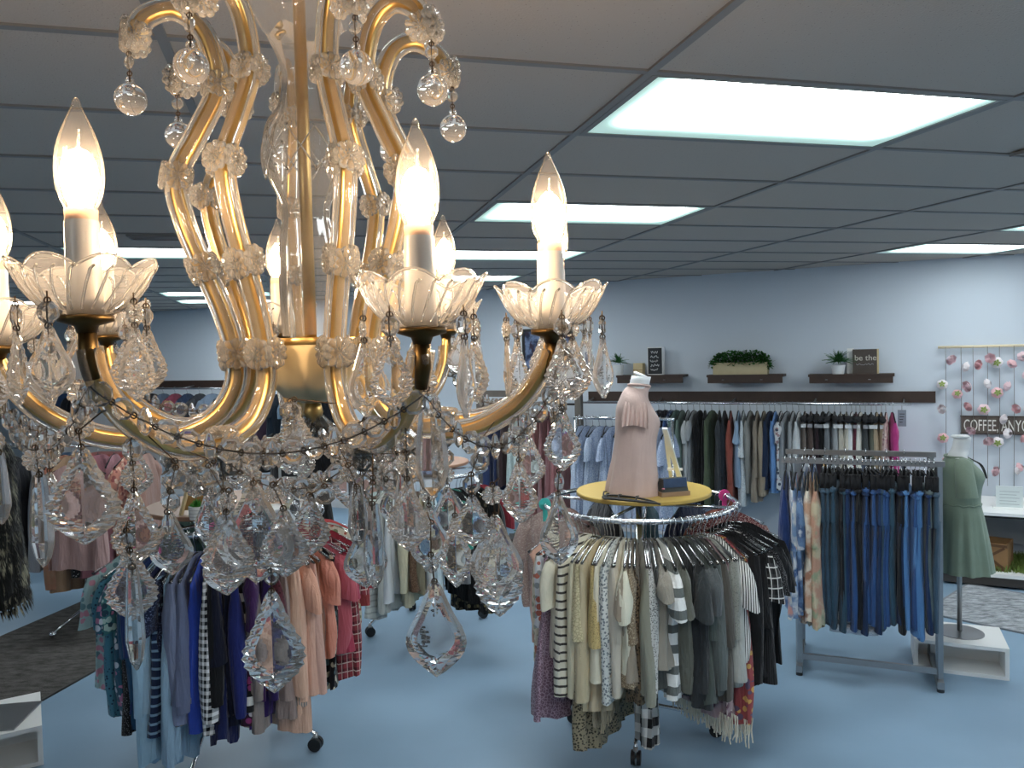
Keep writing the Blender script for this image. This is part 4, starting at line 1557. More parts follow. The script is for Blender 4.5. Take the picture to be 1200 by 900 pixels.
# framed picture
p0, p1 = on_wall(612, 386, .02), on_wall(672, 434, .02)
pw, phh = ((p1 - p0).dot(WD)) / 2, (p0.z - p1.z) / 2
pc = (p0 + p1) / 2
root = empty('framed_picture', pc, WROT)
fr = MB()
for (x0, x1, z0, z1) in ((-pw, pw, phh - .03, phh), (-pw, pw, -phh, -phh + .03), (-pw, -pw + .03, -phh + .03, phh - .03), (pw - .03, pw, -phh + .03, phh - .03)):
    fr.box(x0, x1, -.015, .02, z0, z1)
fr.build('frame', M_BLACK, root, False)
MB().box(-pw + .03, pw - .03, .0, .01, -phh + .03, phh - .03).build('picture', cloth('27324c', 'paint', '6c7fa4', '3c3040', k=1.2), root, False)
tag(root, 'black framed dark blue abstract picture on the wall above the dress frame', 'picture')


# ---- floating shelves with plants and signs
def shelf(px0, px1, label):
    a, b = on_wall(px0, 449, .20), on_wall(px1, 449, .20)
    s0, s1 = (a - WA).dot(WD), (b - WA).dot(WD)
    z = (a.z + b.z) / 2
    root = empty('floating_shelf', wallp(s0, z, 0), WROT)
    L_ = s1 - s0
    MB().box(0, L_, -.20, 0, .06, .085).build('plank', M_DKWOOD, root, False)
    MB().box(.01, L_ - .01, -.195, -.172, 0, .06).build('front_board', M_DKWOOD, root, False)
    for x in (L_ * .22, L_ * .72):
        MB().box(x, x + .03, -.172, 0, .0, .06).build('bracket', M_DKWOOD, root, False)
        MB().lathe([(0, 0), (.012, 0), (.012, .006), (0, .006)], 10).build('metal_cap', M_STEEL, root, True, (x, -.197, .03))
    tag(root, label, 'shelf')
    return z + .085, s0, s1


M_LEAF = plain('artificial_leaf', hexc('38683a', 1.0), .7, 0, .4, 30, 0, .2)
M_LEAF2 = plain('boxwood_leaf', hexc('2f5a2a', 1.0), .8, 0, .4, 40, 0, .15)


def spiky(root, z0, r, h, n, mat_, seed, droop=.6):
    rg = random.Random(seed)
    mb = MB()
    for k in range(n):
        a = rg.uniform(0, 2 * pi)
        el = rg.uniform(.15, 1.35)
        ln = r * rg.uniform(.7, 1.15)
        w = .011
        d = Vector((cos(a), sin(a), 0))
        if root.name.startswith('potted_fern') and d.dot(WN) < 0.1:      # leaves are pressed flat by the wall
            ln *= .62
        sd = Vector((-sin(a), cos(a), 0)) * w
        pts = []
        for t in (0, .35, .7, 1):
            p = d * (ln * t * cos(el)) + Vector((0, 0, z0 + h * .15 + ln * t * sin(el) - droop * ln * t * t * .5))
            pts.append((p, 1 - .85 * t if t else .5))
        vs_ = []
        for p, k_ in pts:
            vs_ += [p - sd * k_, p + sd * k_, p + Vector((0, 0, .003))]
        fs_ = []
        for i in range(3):
            b = 3 * i
            fs_ += [(b, b + 2, b + 5, b + 3), (b + 2, b + 1, b + 4, b + 5), (b + 1, b, b + 3, b + 4)]
        mb.add(vs_, fs_)
    o = mb.build('foliage', mat_, root)
    o['kind'] = 'stuff'
    return o


def potted(loc, r, h, pr, ph_, n, label, seed, col=(.72, .74, .74), name='potted_fern'):
    root = empty(name, loc)
    MB().lathe([(0, 0), (pr * .8, 0), (pr, ph_), (pr * .9, ph_), (pr * .85, ph_ * .85), (0, ph_ * .85)], 20).build('pot', plain('pot_%s' % seed, col, .4), root, True, None, 40)
    spiky(root, ph_, r, h, n, M_LEAF, seed)
    tag(root, label, 'plant')


zt, s0, s1 = shelf(722, 801, 'dark wooden wall shelf holding a fern, a wood block and a chalkboard')
sA = s_at(727, .1)
potted(wallp(sA, zt, .135), .15, .15, .06, .11, 90, 'small fern in a white pot beside a wood block on a wall shelf', 1)
o = empty('wood_block', wallp(s_at(750, .1), zt, .10), WROT)
blk = MB().box(-.05, .05, -.05, .05, 0, .125).build('block', M_PINE, o, False)
MB().box(-.052, .052, -.052, -.05, .05, .056).build('grain_band', plain('pine_dark', hexc('8a6a44', 1.2), .7), o, False)
tag(o, 'pale square wood block between the fern and the chalkboard', 'ornament')


def scribble(root, x0, x1, z0, z1, rows, y, seed, mat_):
    """worn chalk strokes, too faint to read"""
    rg = random.Random(seed)
    for r in range(rows):
        zc = z1 - (z1 - z0) * (r + .5) / rows
        hh = (z1 - z0) / rows * .3
        pts = []
        x = x0 + rg.uniform(0, .15) * (x1 - x0)
        while x < x1 - rg.uniform(0, .2) * (x1 - x0):
            pts.append((x, y, zc + rg.uniform(-hh, hh)))
            x += (x1 - x0) * .05
        if len(pts) > 2:
            MB().tube(pts, hh * .16 + .0008, 4).build('chalk_stroke', mat_, root)


M_CHALK = plain('chalk', (.7, .7, .7), .9)
M_SLATE = plain('chalkboard', (.02, .022, .025), .7, 0, .3, 20)
o = empty('chalkboard_sign', wallp(s_at(770, .1), zt, .10), WROT - .12)
MB().box(-.085, .085, -.03, .03, 0, .29).build('block', M_WHITEP, o, False)
MB().box(-.078, .078, -.034, -.03, .008, .282).build('slate', M_SLATE, o, False)
scribble(o, -.055, .055, .03, .26, 5, -.036, 5, M_CHALK)
tag(o, 'upright chalkboard sign with white frame on a wall shelf', 'sign')

zt, s0, s1 = shelf(828, 918, 'dark wooden wall shelf holding the long boxwood planter')
o = empty('planter_box', wallp((s_at(836, .1) + s_at(903, .1)) / 2, zt, .11), WROT)
pw = (s_at(901, .1) - s_at(838, .1)) / 2
pb = MB()
pb.box(-pw, pw, -.06, -.045, 0, .12)
pb.box(-pw, pw, .045, .06, 0, .12)
pb.box(-pw, -pw + .015, -.045, .045, 0, .12)
pb.box(pw - .015, pw, -.045, .045, 0, .12)
pb.box(-pw + .015, pw - .015, -.045, .045, 0, .1)
pb.build('box', plain('planter_wood', hexc('a99c7c', 1.3), .7, 0, .12, 15), o, False)
rg = random.Random(4)
mb = MB()
for k in range(1500):
    x, y = rg.uniform(-pw - .03, pw + .03), rg.uniform(-.09, .07)
    z = .10 + rg.uniform(0, .13) * (1 - (x / (pw + .06)) ** 4) - (.05 if abs(x) > pw else 0) * rg.random()
    a, b = rg.uniform(0, 6.3), rg.uniform(-.8, .9)
    d = Vector((cos(a) * cos(b), sin(a) * cos(b), sin(b))) * rg.uniform(.028, .042)
    s_ = Vector((-sin(a), cos(a), 0)) * .013
    p = Vector((x, y, z))
    mb.add([p, p + d * .5 + s_, p + d, p + d * .5 - s_], [(0, 1, 2, 3)])
f_ = mb.build('foliage', M_LEAF2, o)
f_['kind'] = 'stuff'
tag(o, 'long pale wooden planter box filled with boxwood on a wall shelf', 'planter')

zt, s0, s1 = shelf(947, 1048, 'dark wooden wall shelf holding a spiky plant and a brown word sign')
potted(wallp(s_at(983, .1), zt, .135), .165, .2, .065, .085, 130, 'spiky green plant in a white pot next to the brown word sign', 2)
o = empty('word_sign', wallp(s_at(1014, .12), zt, .10), WROT - .05)
MB().box(-.105, .105, -.022, .022, 0, .23).build('block', plain('sign_brown', hexc('4a423c', 1.1), .7, 0, .2, 18), o, False)
MB().box(.105, .118, -.022, .022, 0, .23).build('pale_edge', M_PINE, o, False)
letters('be the', .075, o, (-.09, -.0235, .125), plain('sign_cream', (.62, .58, .5), .8))
scribble(o, -.085, .08, .075, .105, 1, -.024, 12, plain('sign_grey', (.4, .4, .42), .8))
tag(o, 'small brown wooden sign with cream script on a wall shelf', 'sign')
o = empty('white_block', wallp(s_at(998, .12), zt, .06), WROT)
MB().box(-.04, .02, -.01, .01, 0, .24).build('card', M_WHITEP, o, False)
tag(o, 'white card standing behind the brown word sign', 'card')

# ---- flower garland and coffee sign
ga, gb = on_wall(1102, 407, .05), on_wall(1236, 407, .05)
root = empty('flower_garland', ga, WROT)
L_ = (gb - ga).length
MB().tube([(-.02, 0, 0), (L_, 0, 0)], .013, 10).build('dowel', plain('dowel_wood', hexc('c4b79c', 1.4), .6), root)
strings = [1108, 1126, 1140, 1157, 1171, 1188, 1204, 1220]


def gx(px, py, out=.05):
    p = on_wall(px, py, out) - ga
    return p.dot(WD), p.z


M_STR = plain('garland_string', hexc('6b6a66', 1.2), .9)
for k, px in enumerate(strings):
    x, _ = gx(px, 410)
    MB().tube([(x, -.014, .0), (x + .003, -.012, -.5), (x, -.012, -1.25 if k else -1.2)], .0025, 5).build('string', M_STR, root)


def rose_mesh(back):
    mb = MB()
    for (r, h, z, n_, tw) in ((.048, .03, 0, 6, 0), (.038, .036, .006, 5, .5), (.026, .036, .012, 5, .2), (.015, .034, .018, 4, .9)):
        for k in range(n_):
            a = 2 * pi * k / n_ + tw
            for_ = []
            for u in (-.62, -.3, 0, .3, .62):
                for v in (0, .5, 1):
                    rr = r * (.35 + .65 * sin(v * pi / 2)) * (1 - .12 * (abs(u) / .62) ** 2 * v)
                    ang = a + u * (1.25 - .15 * v) * (2 * pi / n_) * .75
                    for_.append((rr * cos(ang), rr * sin(ang), z + h * v * (1 - .25 * (abs(u) / .62) ** 2)))
            fs_ = []
            for i in range(4):
                for j in range(2):
                    b = 3 * i + j
                    fs_.append((b, b + 3, b + 4, b + 1))
            mb.add(for_, fs_)
    return mb


ME_ROSE = []
for h_ in ('dcaab0', 'e2c0c2', 'd69a9e'):
    me = rose_mesh(False).mesh('rose')
    me.materials.append(cloth(h_, k=1.6))
    ME_ROSE.append(me)
sep = MB()
for k in range(5):
    a = 2 * pi * k / 5
    d = Vector((cos(a), sin(a), 0))
    s_ = Vector((-sin(a), cos(a), 0)) * .012
    sep.add([(0, 0, 0), d * .016 + s_ * .7, d * .032 - Vector((0, 0, .006)), d * .016 - s_ * .7, (0, 0, .003), d * .016 + s_ * .7 + Vector((0, 0, .003)), d * .032, d * .016 - s_ + Vector((0, 0, .003))],
            [(0, 3, 2, 1), (4, 5, 6, 7), (0, 1, 5, 4), (1, 2, 6, 5), (2, 3, 7, 6), (3, 0, 4, 7)])
ME_SEP = sep.mesh('sepal', False)
ME_SEP.materials.append(plain('sepal_green', hexc('7c8a48', 1.3), .7))
roses = [(1112, 420, 0), (1128, 429, 0), (1143, 427, 0), (1161, 420, 0), (1168, 425, 1), (1184, 428, 0), (1199, 418, 0), (1104, 450, 1), (1122, 461, 1), (1136, 452, 0), (1161, 449, 0), (1169, 460, 1), (1184, 454, 0), (1106, 479, 0), (1137, 475, 0), (1153, 480, 1), (1172, 490, 0), (1193, 478, 0), (1139, 503, 0), (1184, 508, 0), (1105, 513, 1), (1157, 515, 0), (1169, 519, 1), (1110, 541, 1), (1170, 553, 0), (1189, 551, 0), (1198, 546, 0), (1205, 440, 0), (1206, 480, 1), (1204, 515, 0)]
rg = random.Random(2)
for k, (px, py, bk) in enumerate(roses):
    x, z = gx(px, py, .09)
    o = link('rose', ME_ROSE[k % 3], root, (x, -.05, z))
    sc_ = rg.uniform(.85, 1.1)
    o.scale = (sc_,) * 3
    if bk:
        o.rotation_euler = (-pi / 2 + rg.uniform(-.4, .4), rg.uniform(-.4, .4), 0)
        s_ = link('sepal', ME_SEP, o, (0, 0, -.004))
        s_.rotation_euler = (pi, 0, 0)
    else:
        o.rotation_euler = (pi / 2 + rg.uniform(-.6, .6), rg.uniform(-.5, .7), rg.uniform(0, 6))
tag(root, 'pink rose garland of strings hanging from a pale wooden dowel', 'garland')

ca, cb = on_wall(1126, 488, .03), on_wall(1126, 507, .03)
root = empty('coffee_sign', cb, WROT)
hh = ca.z - cb.z
MB().box(0, .66, -.012, .012, 0, hh).build('board', plain('sign_board', hexc('5a5049', 1.1), .75, 0, .3, 16), root, False)
MB().box(-.004, .664, -.016, .012, -.008, 0).build('lower_edge', M_DKWOOD, root, False)
MB().box(-.004, .664, -.016, .012, hh, hh + .008).build('upper_edge', M_DKWOOD, root, False)
letters('COFFEE, ANYONE?', .145, root, (.02, -.0135, .022), plain('sign_letters', (.78, .76, .7), .8), .62)
tag(root, 'grey wooden board sign reading COFFEE, ANYO above the sage dress', 'sign')

# ---- console table and platform under the garland
TO = .85
ta = on_wall(1104, 601, TO)
ts0 = (ta - WA).dot(WD)
tz = on_wall(1165, 601, TO).z
PH = .12
root = empty('console_table', wallp(ts0, 0, .05), WROT)
MB().box(0, 2.0, -TO + .05, 0, tz - .025, tz).build('top', M_WHITEP, root, False)
MB().box(.02, 1.98, -TO + .07, -.02, tz - .045, tz - .025).build('dark_apron', M_BLACK, root, False)
for x in (.06, 1.9):
    for y in (-TO + .06, -.06):
        MB().box(x, x + .035, y, y + .035, 0, tz - .045).build('leg', M_PINE, root, False)
MB().box(.1, 1.9, -.06, -.04, .2, tz - .045).build('back_panel', plain('grey_panel', (.45, .46, .47), .7), root, False)
MB().box(.0, 2.0, -TO + .0, -.02, .02, PH - .03).build('lower_shelf', plain('platform_dark', hexc('3a3634', 1.2), .7), root, False)
MB().box(-.01, 2.01, -TO - .01, -.02, PH - .03, PH).build('white_edge', M_WHITEP, root, False)
mb = MB()
for k in range(5200):
    x, y = rg.uniform(.05, 1.3), rg.uniform(-TO + .06, -.2)
    h = rg.uniform(.03, .07)
    a = rg.uniform(0, 6.3)
    d = Vector((cos(a), sin(a), 0))
    p = Vector((x, y, PH))
    mb.add([p - d * .006, p + d * .006, p + Vector((rg.uniform(-.03, .03), rg.uniform(-.03, .03), h))], [(0, 1, 2)])
g_ = mb.build('grass', plain('moss_grass', hexc('66793a', 1.15), .9, 0, .4, 9), root)
g_['kind'] = 'stuff'
tag(root, 'white topped console table with grass lined lower shelf under the rose garland', 'table')
ts0 = (on_wall(1160, 601, TO) - WA).dot(WD)
cc_ = on_wall(1163, 668, .75)
cs = (cc_ - WA).dot(WD)
root = empty('wooden_crate', wallp(cs - .13, PH, .62), WROT - .25)
MC = plain('crate_wood', hexc('8a6844', 1.2), .7, 0, .2, 14)
for (x0, x1, y0, y1) in ((0, .27, -.13, -.118), (0, .27, .118, .13), (0, .012, -.118, .118), (.258, .27, -.118, .118)):
    MB().box(x0, x1, y0, y1, 0, .22).build('panel', MC, root, False)
MB().box(.012, .258, -.118, .118, 0, .01).build('bottom', MC, root, False)
MD = plain('crate_brace', hexc('5c4028', 1.2), .7)
MB().bar((.02, -.133, .02), (.25, -.133, .19), .006, .02).build('brace', MD, root, False)
MB().bar((.25, -.134, .02), (.02, -.134, .19), .006, .02).build('brace', MD, root, False)
for z in (.008, .205):
    MB().bar((0, -.135, z), (.27, -.135, z), .01, .022).build('rim_board', MD, root, False)
tag(root, 'small brown wooden crate with crossed braces on the grass lined lower shelf', 'crate')
root = empty('table_card', wallp(ts0 + .06, tz, .62), WROT)
MB().box(-.0, .19, -.01, .01, .0, .185).build('card', plain('card_white', (.66, .72, .72), .5), root, False)
for k in range(5):
    MB().box(.025, .165 - .02 * (k % 2), -.012, -.01, .14 - k * .026, .145 - k * .026).build('printed_line', plain('faint_grey', (.4, .44, .46), .8), root, False)
MB().box(-.02, .21, -.05, .03, -.0, .012).build('foot', M_WHITEP, root, False)
tag(root, 'white printed card standing on the console table', 'card')
root = empty('gift_box', wallp(ts0 + .33, tz, .6), WROT)
for (x0, x1, y0, y1) in ((0, .3, -.1, -.085), (0, .3, .085, .1), (0, .015, -.085, .085), (.285, .3, -.085, .085)):
    MB().box(x0, x1, y0, y1, 0, .09).build('side', M_BLACK, root, False)
MB().box(.015, .285, -.085, .085, 0, .01).build('bottom', M_BLACK, root, False)
tag(root, 'dark open box on the console table', 'box')
root = empty('pink_scarf', wallp(ts0 + .40, tz + .012, .6), WROT)
MB().lathe([(0, 0), (.075, .0), (.085, .04), (.06, .10), (.025, .125), (0, .13)], 14, lambda a, i: 1 + .1 * sin(3 * a + i)).build('fold', cloth('b77f92', 'wash', '9c6478'), root)
MB().ring(.06, .014, 16, 6, .09).build('rolled_edge', cloth('c694a4'), root)
tag(root, 'folded pink scarf in the dark box on the console table', 'scarf')


# ================================================================== MANNEQUINS
def sect(rows, n=32, pleat=None):
    """rows: (z, half width x, half depth y, forward offset); local +Y is forward"""
    mb = MB()
    vs_, fs_ = [], []
    for i, (z, a, b, yo) in enumerate(rows):
        for k in range(n):
            u = 2 * pi * k / n
            s = 1.0
            if pleat:
                s = pleat(u, i, z)
            vs_.append((a * cos(u) * s, yo + b * sin(u) * s, z))
    for i in range(len(rows) - 1):
        for k in range(n):
            k2 = (k + 1) % n
            fs_.append((i * n + k, i * n + k2, (i + 1) * n + k2, (i + 1) * n + k))
    fs_.append(tuple((len(rows) - 1) * n + k for k in range(n)))
    mb.add(vs_, fs_)
    return mb


def interp(rows, n):
    pts = spline([(r[0], r[1], r[2]) for r in rows], n)
    off = spline([(r[0], r[3], 0) for r in rows], n)
    return [(p.x, p.y, p.z, o_.y) for p, o_ in zip(pts, off)]


BUST = interp([(0, .13, .10, 0), (.10, .125, .095, 0), (.18, .115, .085, 0), (.28, .13, .10, .01), (.36, .15, .115, .02), (.42, .155, .09, 0), (.47, .13, .065, -.01), (.50, .06, .055, 0), (.53, .05, .052, .01), (.59, .048, .05, .02)], 3)
M_MANN = plain('mannequin_white', (.70, .72, .73), .45)


def plinth(loc, rz, w, d, h, label, inner=True):
    root = empty('display_plinth', loc, rz)
    t = .022
    MB().box(-w, w, -d, d, h - t, h).build('top', M_WHITEP, root, False)
    MB().box(-w, w, -d, d, 0, t).build('bottom', M_WHITEP, root, False)
    MB().box(-w, -w + t, -d, d, t, h - t).build('side_panel', M_WHITEP, root, False)
    MB().box(w - t, w, -d, d, t, h - t).build('side_panel', M_WHITEP, root, False)
    MB().box(-w + t, w - t, d * .2, d * .2 + t, t, h - t).build('inner_panel', M_WHITEP, root, False)
    tag(root, label, 'plinth')


# sage dress
pc = Vector((2.74, 4.86, .19))
plinth((pc.x - .02, pc.y - .01, 0), -.418, .25, .195, .19, 'white open box plinth under the sage dress mannequin')
neck = at_y(1143, 512, pc.y)
root = empty('mannequin', (pc.x, pc.y, .19))
face = -0.28
hN = neck.z - .19          # height of neck top above plinth
MB().lathe([(0, 0), (.135, 0), (.135, .006), (.03, .012), (0, .014)], 40).build('base_plate', M_STEEL, root, True, None, 40)
MB().tube([(0, 0, .01), (0, 0, hN - .35)], .014, 12).build('pole', M_STEEL, root)
fz = hN - .59
b_ = sect([(z, a * (.74 if z < .485 else .9), b * (.82 if z < .485 else .95), y) for z, a, b, y in BUST]).build('bust', M_MANN, root, True, (0, 0, fz))
b_.rotation_euler = (0, 0, face - pi / 2)
MB().lathe([(0, 0), (.05, 0), (.052, .008), (.045, .014), (0, .016)], 20).build('neck_cap', M_MANN, root, True, (.006, -.004, hN))
rows = interp([(.47, .10, .06, -.01), (.43, .135, .085, -.005), (.36, .14, .118, .018), (.28, .128, .11, .012), (.19, .128, .108, .008), (.1, .15, .125, .008), (-.02, .168, .145, .008), (-.12, .18, .157, .01), (-.20, .19, .166, .012), (-.235, .195, .17, .012)], 4)


def pl(u, i, z):
    t = max(0.0, min(1.0, (.2 - z) / .35))
    return 1 + t * (.055 * sin(11 * u + .6) + .03 * sin(19 * u + 1.2))


d_ = sect(rows[:-1], 96, pl)
d_.f.pop()
M_SAGE = cloth('758775', 'plain', crease=.12)
dr = d_.build('dress', M_SAGE, root, True, (0, 0, fz))
dr.rotation_euler = (0, 0, face - pi / 2)
dr['label'] = 'sage green short sleeved dress with gathered skirt'
MB().tube([(.128 * cos(2 * pi * k / 40), .008 + .109 * sin(2 * pi * k / 40), .185 + .004 * sin(8 * k)) for k in range(40)], .006, 6, closed=True).build('waist_seam', M_SAGE, dr)
MB().tube([(.085 * cos(2 * pi * k / 30), -.004 + .075 * sin(2 * pi * k / 30), .475 - .03 * max(0, sin(2 * pi * k / 30))) for k in range(30)], .007, 6, closed=True).build('neck_band', M_SAGE, dr)
for s in (-1, 1):
    sl = MB()
    sl.tube(spline([(s * .095, -.005, .445), (s * .145, -.01, .415), (s * .185, -.01, .34), (s * .2, -.005, .25)], 5), [.038, .042, .045, .047, .049, .05, .051, .052, .053, .054, .055, .056, .057, .058, .059, .06], 16, cap=False)
    sl.build('sleeve', M_SAGE, dr)
MB().tube(spline([(-.03, .06, .46), (-.02, .12, .42), (.0, .15, .34), (.03, .12, .42), (.04, .06, .46)], 6), .004, 5).build('necklace_cord', M_BLACK, dr)
tag(root, 'white bust mannequin in a sage green dress on a steel pole', 'mannequin')

# fur vest at the edge
pc = at_z(-6, 842, .2)
plinth((pc.x - .02, pc.y, 0), .55, .22, .24, .2, 'white open box plinth under the fur vest mannequin')
root = empty('mannequin', (pc.x, pc.y, .2))
neck = at_y(-2, 488, pc.y)
hN = neck.z - .2
pl_ = MB().add([(-.16, -.16, 0), (.16, -.16, 0), (.16, .16, 0), (-.16, .16, 0), (-.16, -.16, .008), (.16, -.16, .008), (.16, .16, .008), (-.16, .16, .008)], [(0, 3, 2, 1), (4, 5, 6, 7), (0, 1, 5, 4), (1, 2, 6, 5), (2, 3, 7, 6), (3, 0, 4, 7)])
bp_ = pl_.build('base_plate', M_STEEL, root, False)
bp_.rotation_euler = (0, 0, .15)
MB().tube([(0, 0, .008), (0, 0, hN - .35)], .015, 12).build('pole', M_STEEL, root)
fz = hN - .59
b_ = sect(BUST).build('bust', M_MANN, root, True, (0, 0, fz))
b_.rotation_euler = (0, 0, 2.2)
rows = interp([(.48, .10, .07, 0), (.45, .17, .11, 0), (.38, .195, .15, .01), (.28, .18, .145, .01), (.15, .19, .15, .01), (.0, .205, .165, .01), (-.15, .22, .18, .01), (-.30, .235, .19, .01), (-.36, .23, .19, .01)], 5)
rg = random.Random(8)
fv = sect(rows[:-1], 64, lambda u, i, z: 1 + .03 * sin(7 * u + i) + rg.uniform(-.02, .02))
fv.f.pop()
M_FUR = cloth('121210', 'fur', '8f8a72')
ft = MB()
rowsd = rows[1:-1]
for k in range(2600):
    r_ = rg.choice(rowsd)
    u = rg.uniform(0, 2 * pi)
    p = Vector((r_[1] * cos(u), r_[3] + r_[2] * sin(u), r_[0] + rg.uniform(-.02, .02)))
    d = Vector((cos(u), sin(u), 0))
    t_ = Vector((-sin(u), cos(u), 0)) * .007
    q_ = p + d * .018 + Vector((0, 0, -.05)) + t_ * rg.uniform(-1, 1)
    ft.add([p - t_, p + t_, q_], [(0, 1, 2)])
vo = fv.build('fur_vest', M_FUR, root, True, (0, 0, fz))
vo.rotation_euler = (0, 0, 2.2)
vo['label'] = 'black and cream faux fur vest'
x_ = ft.build('fur_tufts', M_FUR, vo)
x_['kind'] = 'stuff'
tag(root, 'white bust mannequin wearing a black and cream fur vest', 'mannequin')

# blush bust on the yellow top
bp = at_z(737, 579, RZ + .057)
root = empty('tabletop_bust', (bp.x, bp.y, RZ + .057))
nk = at_y(756, 440, bp.y)
k_ = (nk.z - RZ - .057) / .62
face = -.1
b_ = sect([(z * k_ + .03, a * k_ * (.64 if z < .485 else 1.0), b * k_ * (.74 if z < .485 else 1.0), y * k_) for z, a, b, y in BUST]).build('bust', M_MANN, root)
b_.rotation_euler = (-.09, 0, face - pi / 2)
b_.location = (.0, 0, 0)
cap_ = MB().lathe([(0, 0), (.044, 0), (.045, .01), (.038, .016), (0, .018)], 20).build('neck_cap', M_MANN, root, True, (.02 * k_ + .09 * .61 * k_, -.006, .612 * k_))
cap_.rotation_euler = (0, .45, face)
rows = interp([(.54, .055, .058, .012), (.515, .075, .065, .0), (.475, .125, .075, -.005), (.42, .145, .10, .0), (.36, .142, .118, .012), (.28, .132, .112, .01), (.18, .135, .115, .01), (.08, .15, .13, .01), (.0, .165, .14, .01), (-.03, .165, .14, .01)], 4)
M_BLUSH = cloth('b99f96', 'plain', crease=.15)
sh = sect([(z * k_ + .03, a * k_ * .78, b * k_ * .98, y * k_ * 1.5) for z, a, b, y in rows[:-1]], 64, lambda u, i, z: 1 + max(0, min(1, (.3 - z) / .3)) * (.05 * sin(7 * u + 1) + .03 * sin(12 * u)))
sh.f.pop()
so = sh.build('blouse', M_BLUSH, root)
so.rotation_euler = (-.09, 0, face - pi / 2)
so['label'] = 'blush pink blouse with ruffled shoulders'
for s in (-1, 1):
    for layer in range(2):
        vs_, fs_ = [], []
        n_ = 36
        for k in range(n_ + 1):
            v = k / n_
            y0 = -.055 + .11 * v
            zc = .475 - 5.0 * (y0 * y0)
            wv = .016 * sin(k * 1.05) + .006 * sin(k * 2.3)
            for t in (0, .33, .66, 1):
                vs_.append((s * (.10 + (.052 + .02 * layer) * t + wv * t), y0 * (1 + .3 * t), zc - (.012 + .085 * t + .03 * layer) * t - .004 * layer))
        for k in range(n_):
            for t in range(3):
                b = 4 * k + t
                fs_.append((b, b + 4, b + 5, b + 1))
        vs_ = [(x * k_ * .8, y * k_ * .95 - .004, z * k_ + .03) for x, y, z in vs_]
        MB().add(vs_, fs_).build('ruffle', M_BLUSH, so)
MB().tube([(.05 * k_ * cos(2 * pi * k / 24), .012 + .054 * k_ * sin(2 * pi * k / 24), .54 * k_ + .03 + .006 * cos(2 * pi * k / 24)) for k in range(24)], .008, 6, closed=True).build('collar', M_BLUSH, so)
MB().box(-.075, .075, -.075, .075, 0, .03).build('foot_block', plain('blush_block', hexc('b99a90', 1.3), .6), root, False)
tag(root, 'white tabletop bust in a blush pink ruffled blouse on the yellow tabletop', 'mannequin')
# handbag with white strap and cord
TZ = RZ + .057
hb = at_z(788, 580, TZ)
root = empty('handbag', (hb.x, hb.y, TZ), .25)
MBAG = plain('bag_leather', hexc('3c3f3e', 1.2), .35, 0, .3, 10)
MB().add([(-.075, -.04, 0), (.075, -.04, 0), (.075, .04, 0), (-.075, .04, 0), (-.06, -.025, .085), (.06, -.025, .085), (.06, .025, .085), (-.06, .025, .085)],
         [(0, 3, 2, 1), (4, 5, 6, 7), (0, 1, 5, 4), (1, 2, 6, 5), (2, 3, 7, 6), (3, 0, 4, 7)]).build('body', MBAG, root, False)
MB().box(-.077, .077, -.042, .042, -.0, .022).build('trim', plain('bag_tan', hexc('86705c', 1.2), .5), root, False)
MB().add([(-.062, -.034, .045), (.062, -.034, .045), (.062, -.027, .088), (-.062, -.027, .088), (-.062, -.04, .045), (.062, -.04, .045), (.062, -.032, .09), (-.062, -.032, .09)],
         [(3, 2, 1, 0), (4, 5, 6, 7), (0, 1, 5, 4), (1, 2, 6, 5), (2, 3, 7, 6), (3, 0, 4, 7)]).build('flap', plain('bag_blue', hexc('33435c', 1.2), .3, 0, .4, 25), root, False)
MB().lathe([(0, 0), (.007, 0), (.007, .005), (0, .006)], 12).build('pink_button', plain('button_pink', hexc('b06a7c', 1.3), .4), root, True, (-.07, -.045, .04))
tag(root, 'small dark handbag lying on the yellow tabletop', 'handbag')
c1_, c2_ = at_z(706, 582, TZ + .01), at_z(772, 590, TZ + .01)
pts = []
for k in range(60):
    t = k / 59
    p = c1_.lerp(c2_, .5 - .5 * cos(2 * pi * t * 1.5))
    p = Vector((p.x, p.y - .05 * sin(2 * pi * t * 1.5) - .03 * t, TZ + .008 + .012 * abs(sin(t * 9))))
    pts.append(p)
root = empty('cord_necklace', (c1_.x, c1_.y, TZ))
MB().tube([p - Vector((c1_.x, c1_.y, TZ)) for p in pts], .005, 6).build('cord', M_BLACK, root)
for k in range(4):
    p = pts[38 + 4 * k] - Vector((c1_.x, c1_.y, TZ))
    MB().tube([p + Vector((0, 0, .002)), p + Vector((.01, .06, .012)), p + Vector((.03, .11, .004))], .004, 5).build('tassel_cord', M_BLACK, root)
tag(root, 'black braided cord necklace coiled on the yellow tabletop', 'necklace')
sa, sb = at_y(779, 502, hb.y + .12), at_z(798, 563, TZ + .01)
root = empty('display_easel', (sb.x, sb.y, TZ))
d = sa - Vector((sb.x, sb.y, TZ))
M_EAS = plain('easel_white', (.8, .86, .9), .6)
MB().bar((0, 0, 0), d, .026, .014).build('leg', M_EAS, root, False)
MB().bar((-.03, .12, 0), d, .018, .012).build('leg', M_EAS, root, False)
MB().bar(d * .25 + Vector((-.05, .02, 0)), d * .25 + Vector((.03, 0, 0)), .012, .012).build('ledge', M_WHITEP, root, False)
tag(root, 'small white easel leaning behind the blush bust on the yellow tabletop', 'easel')

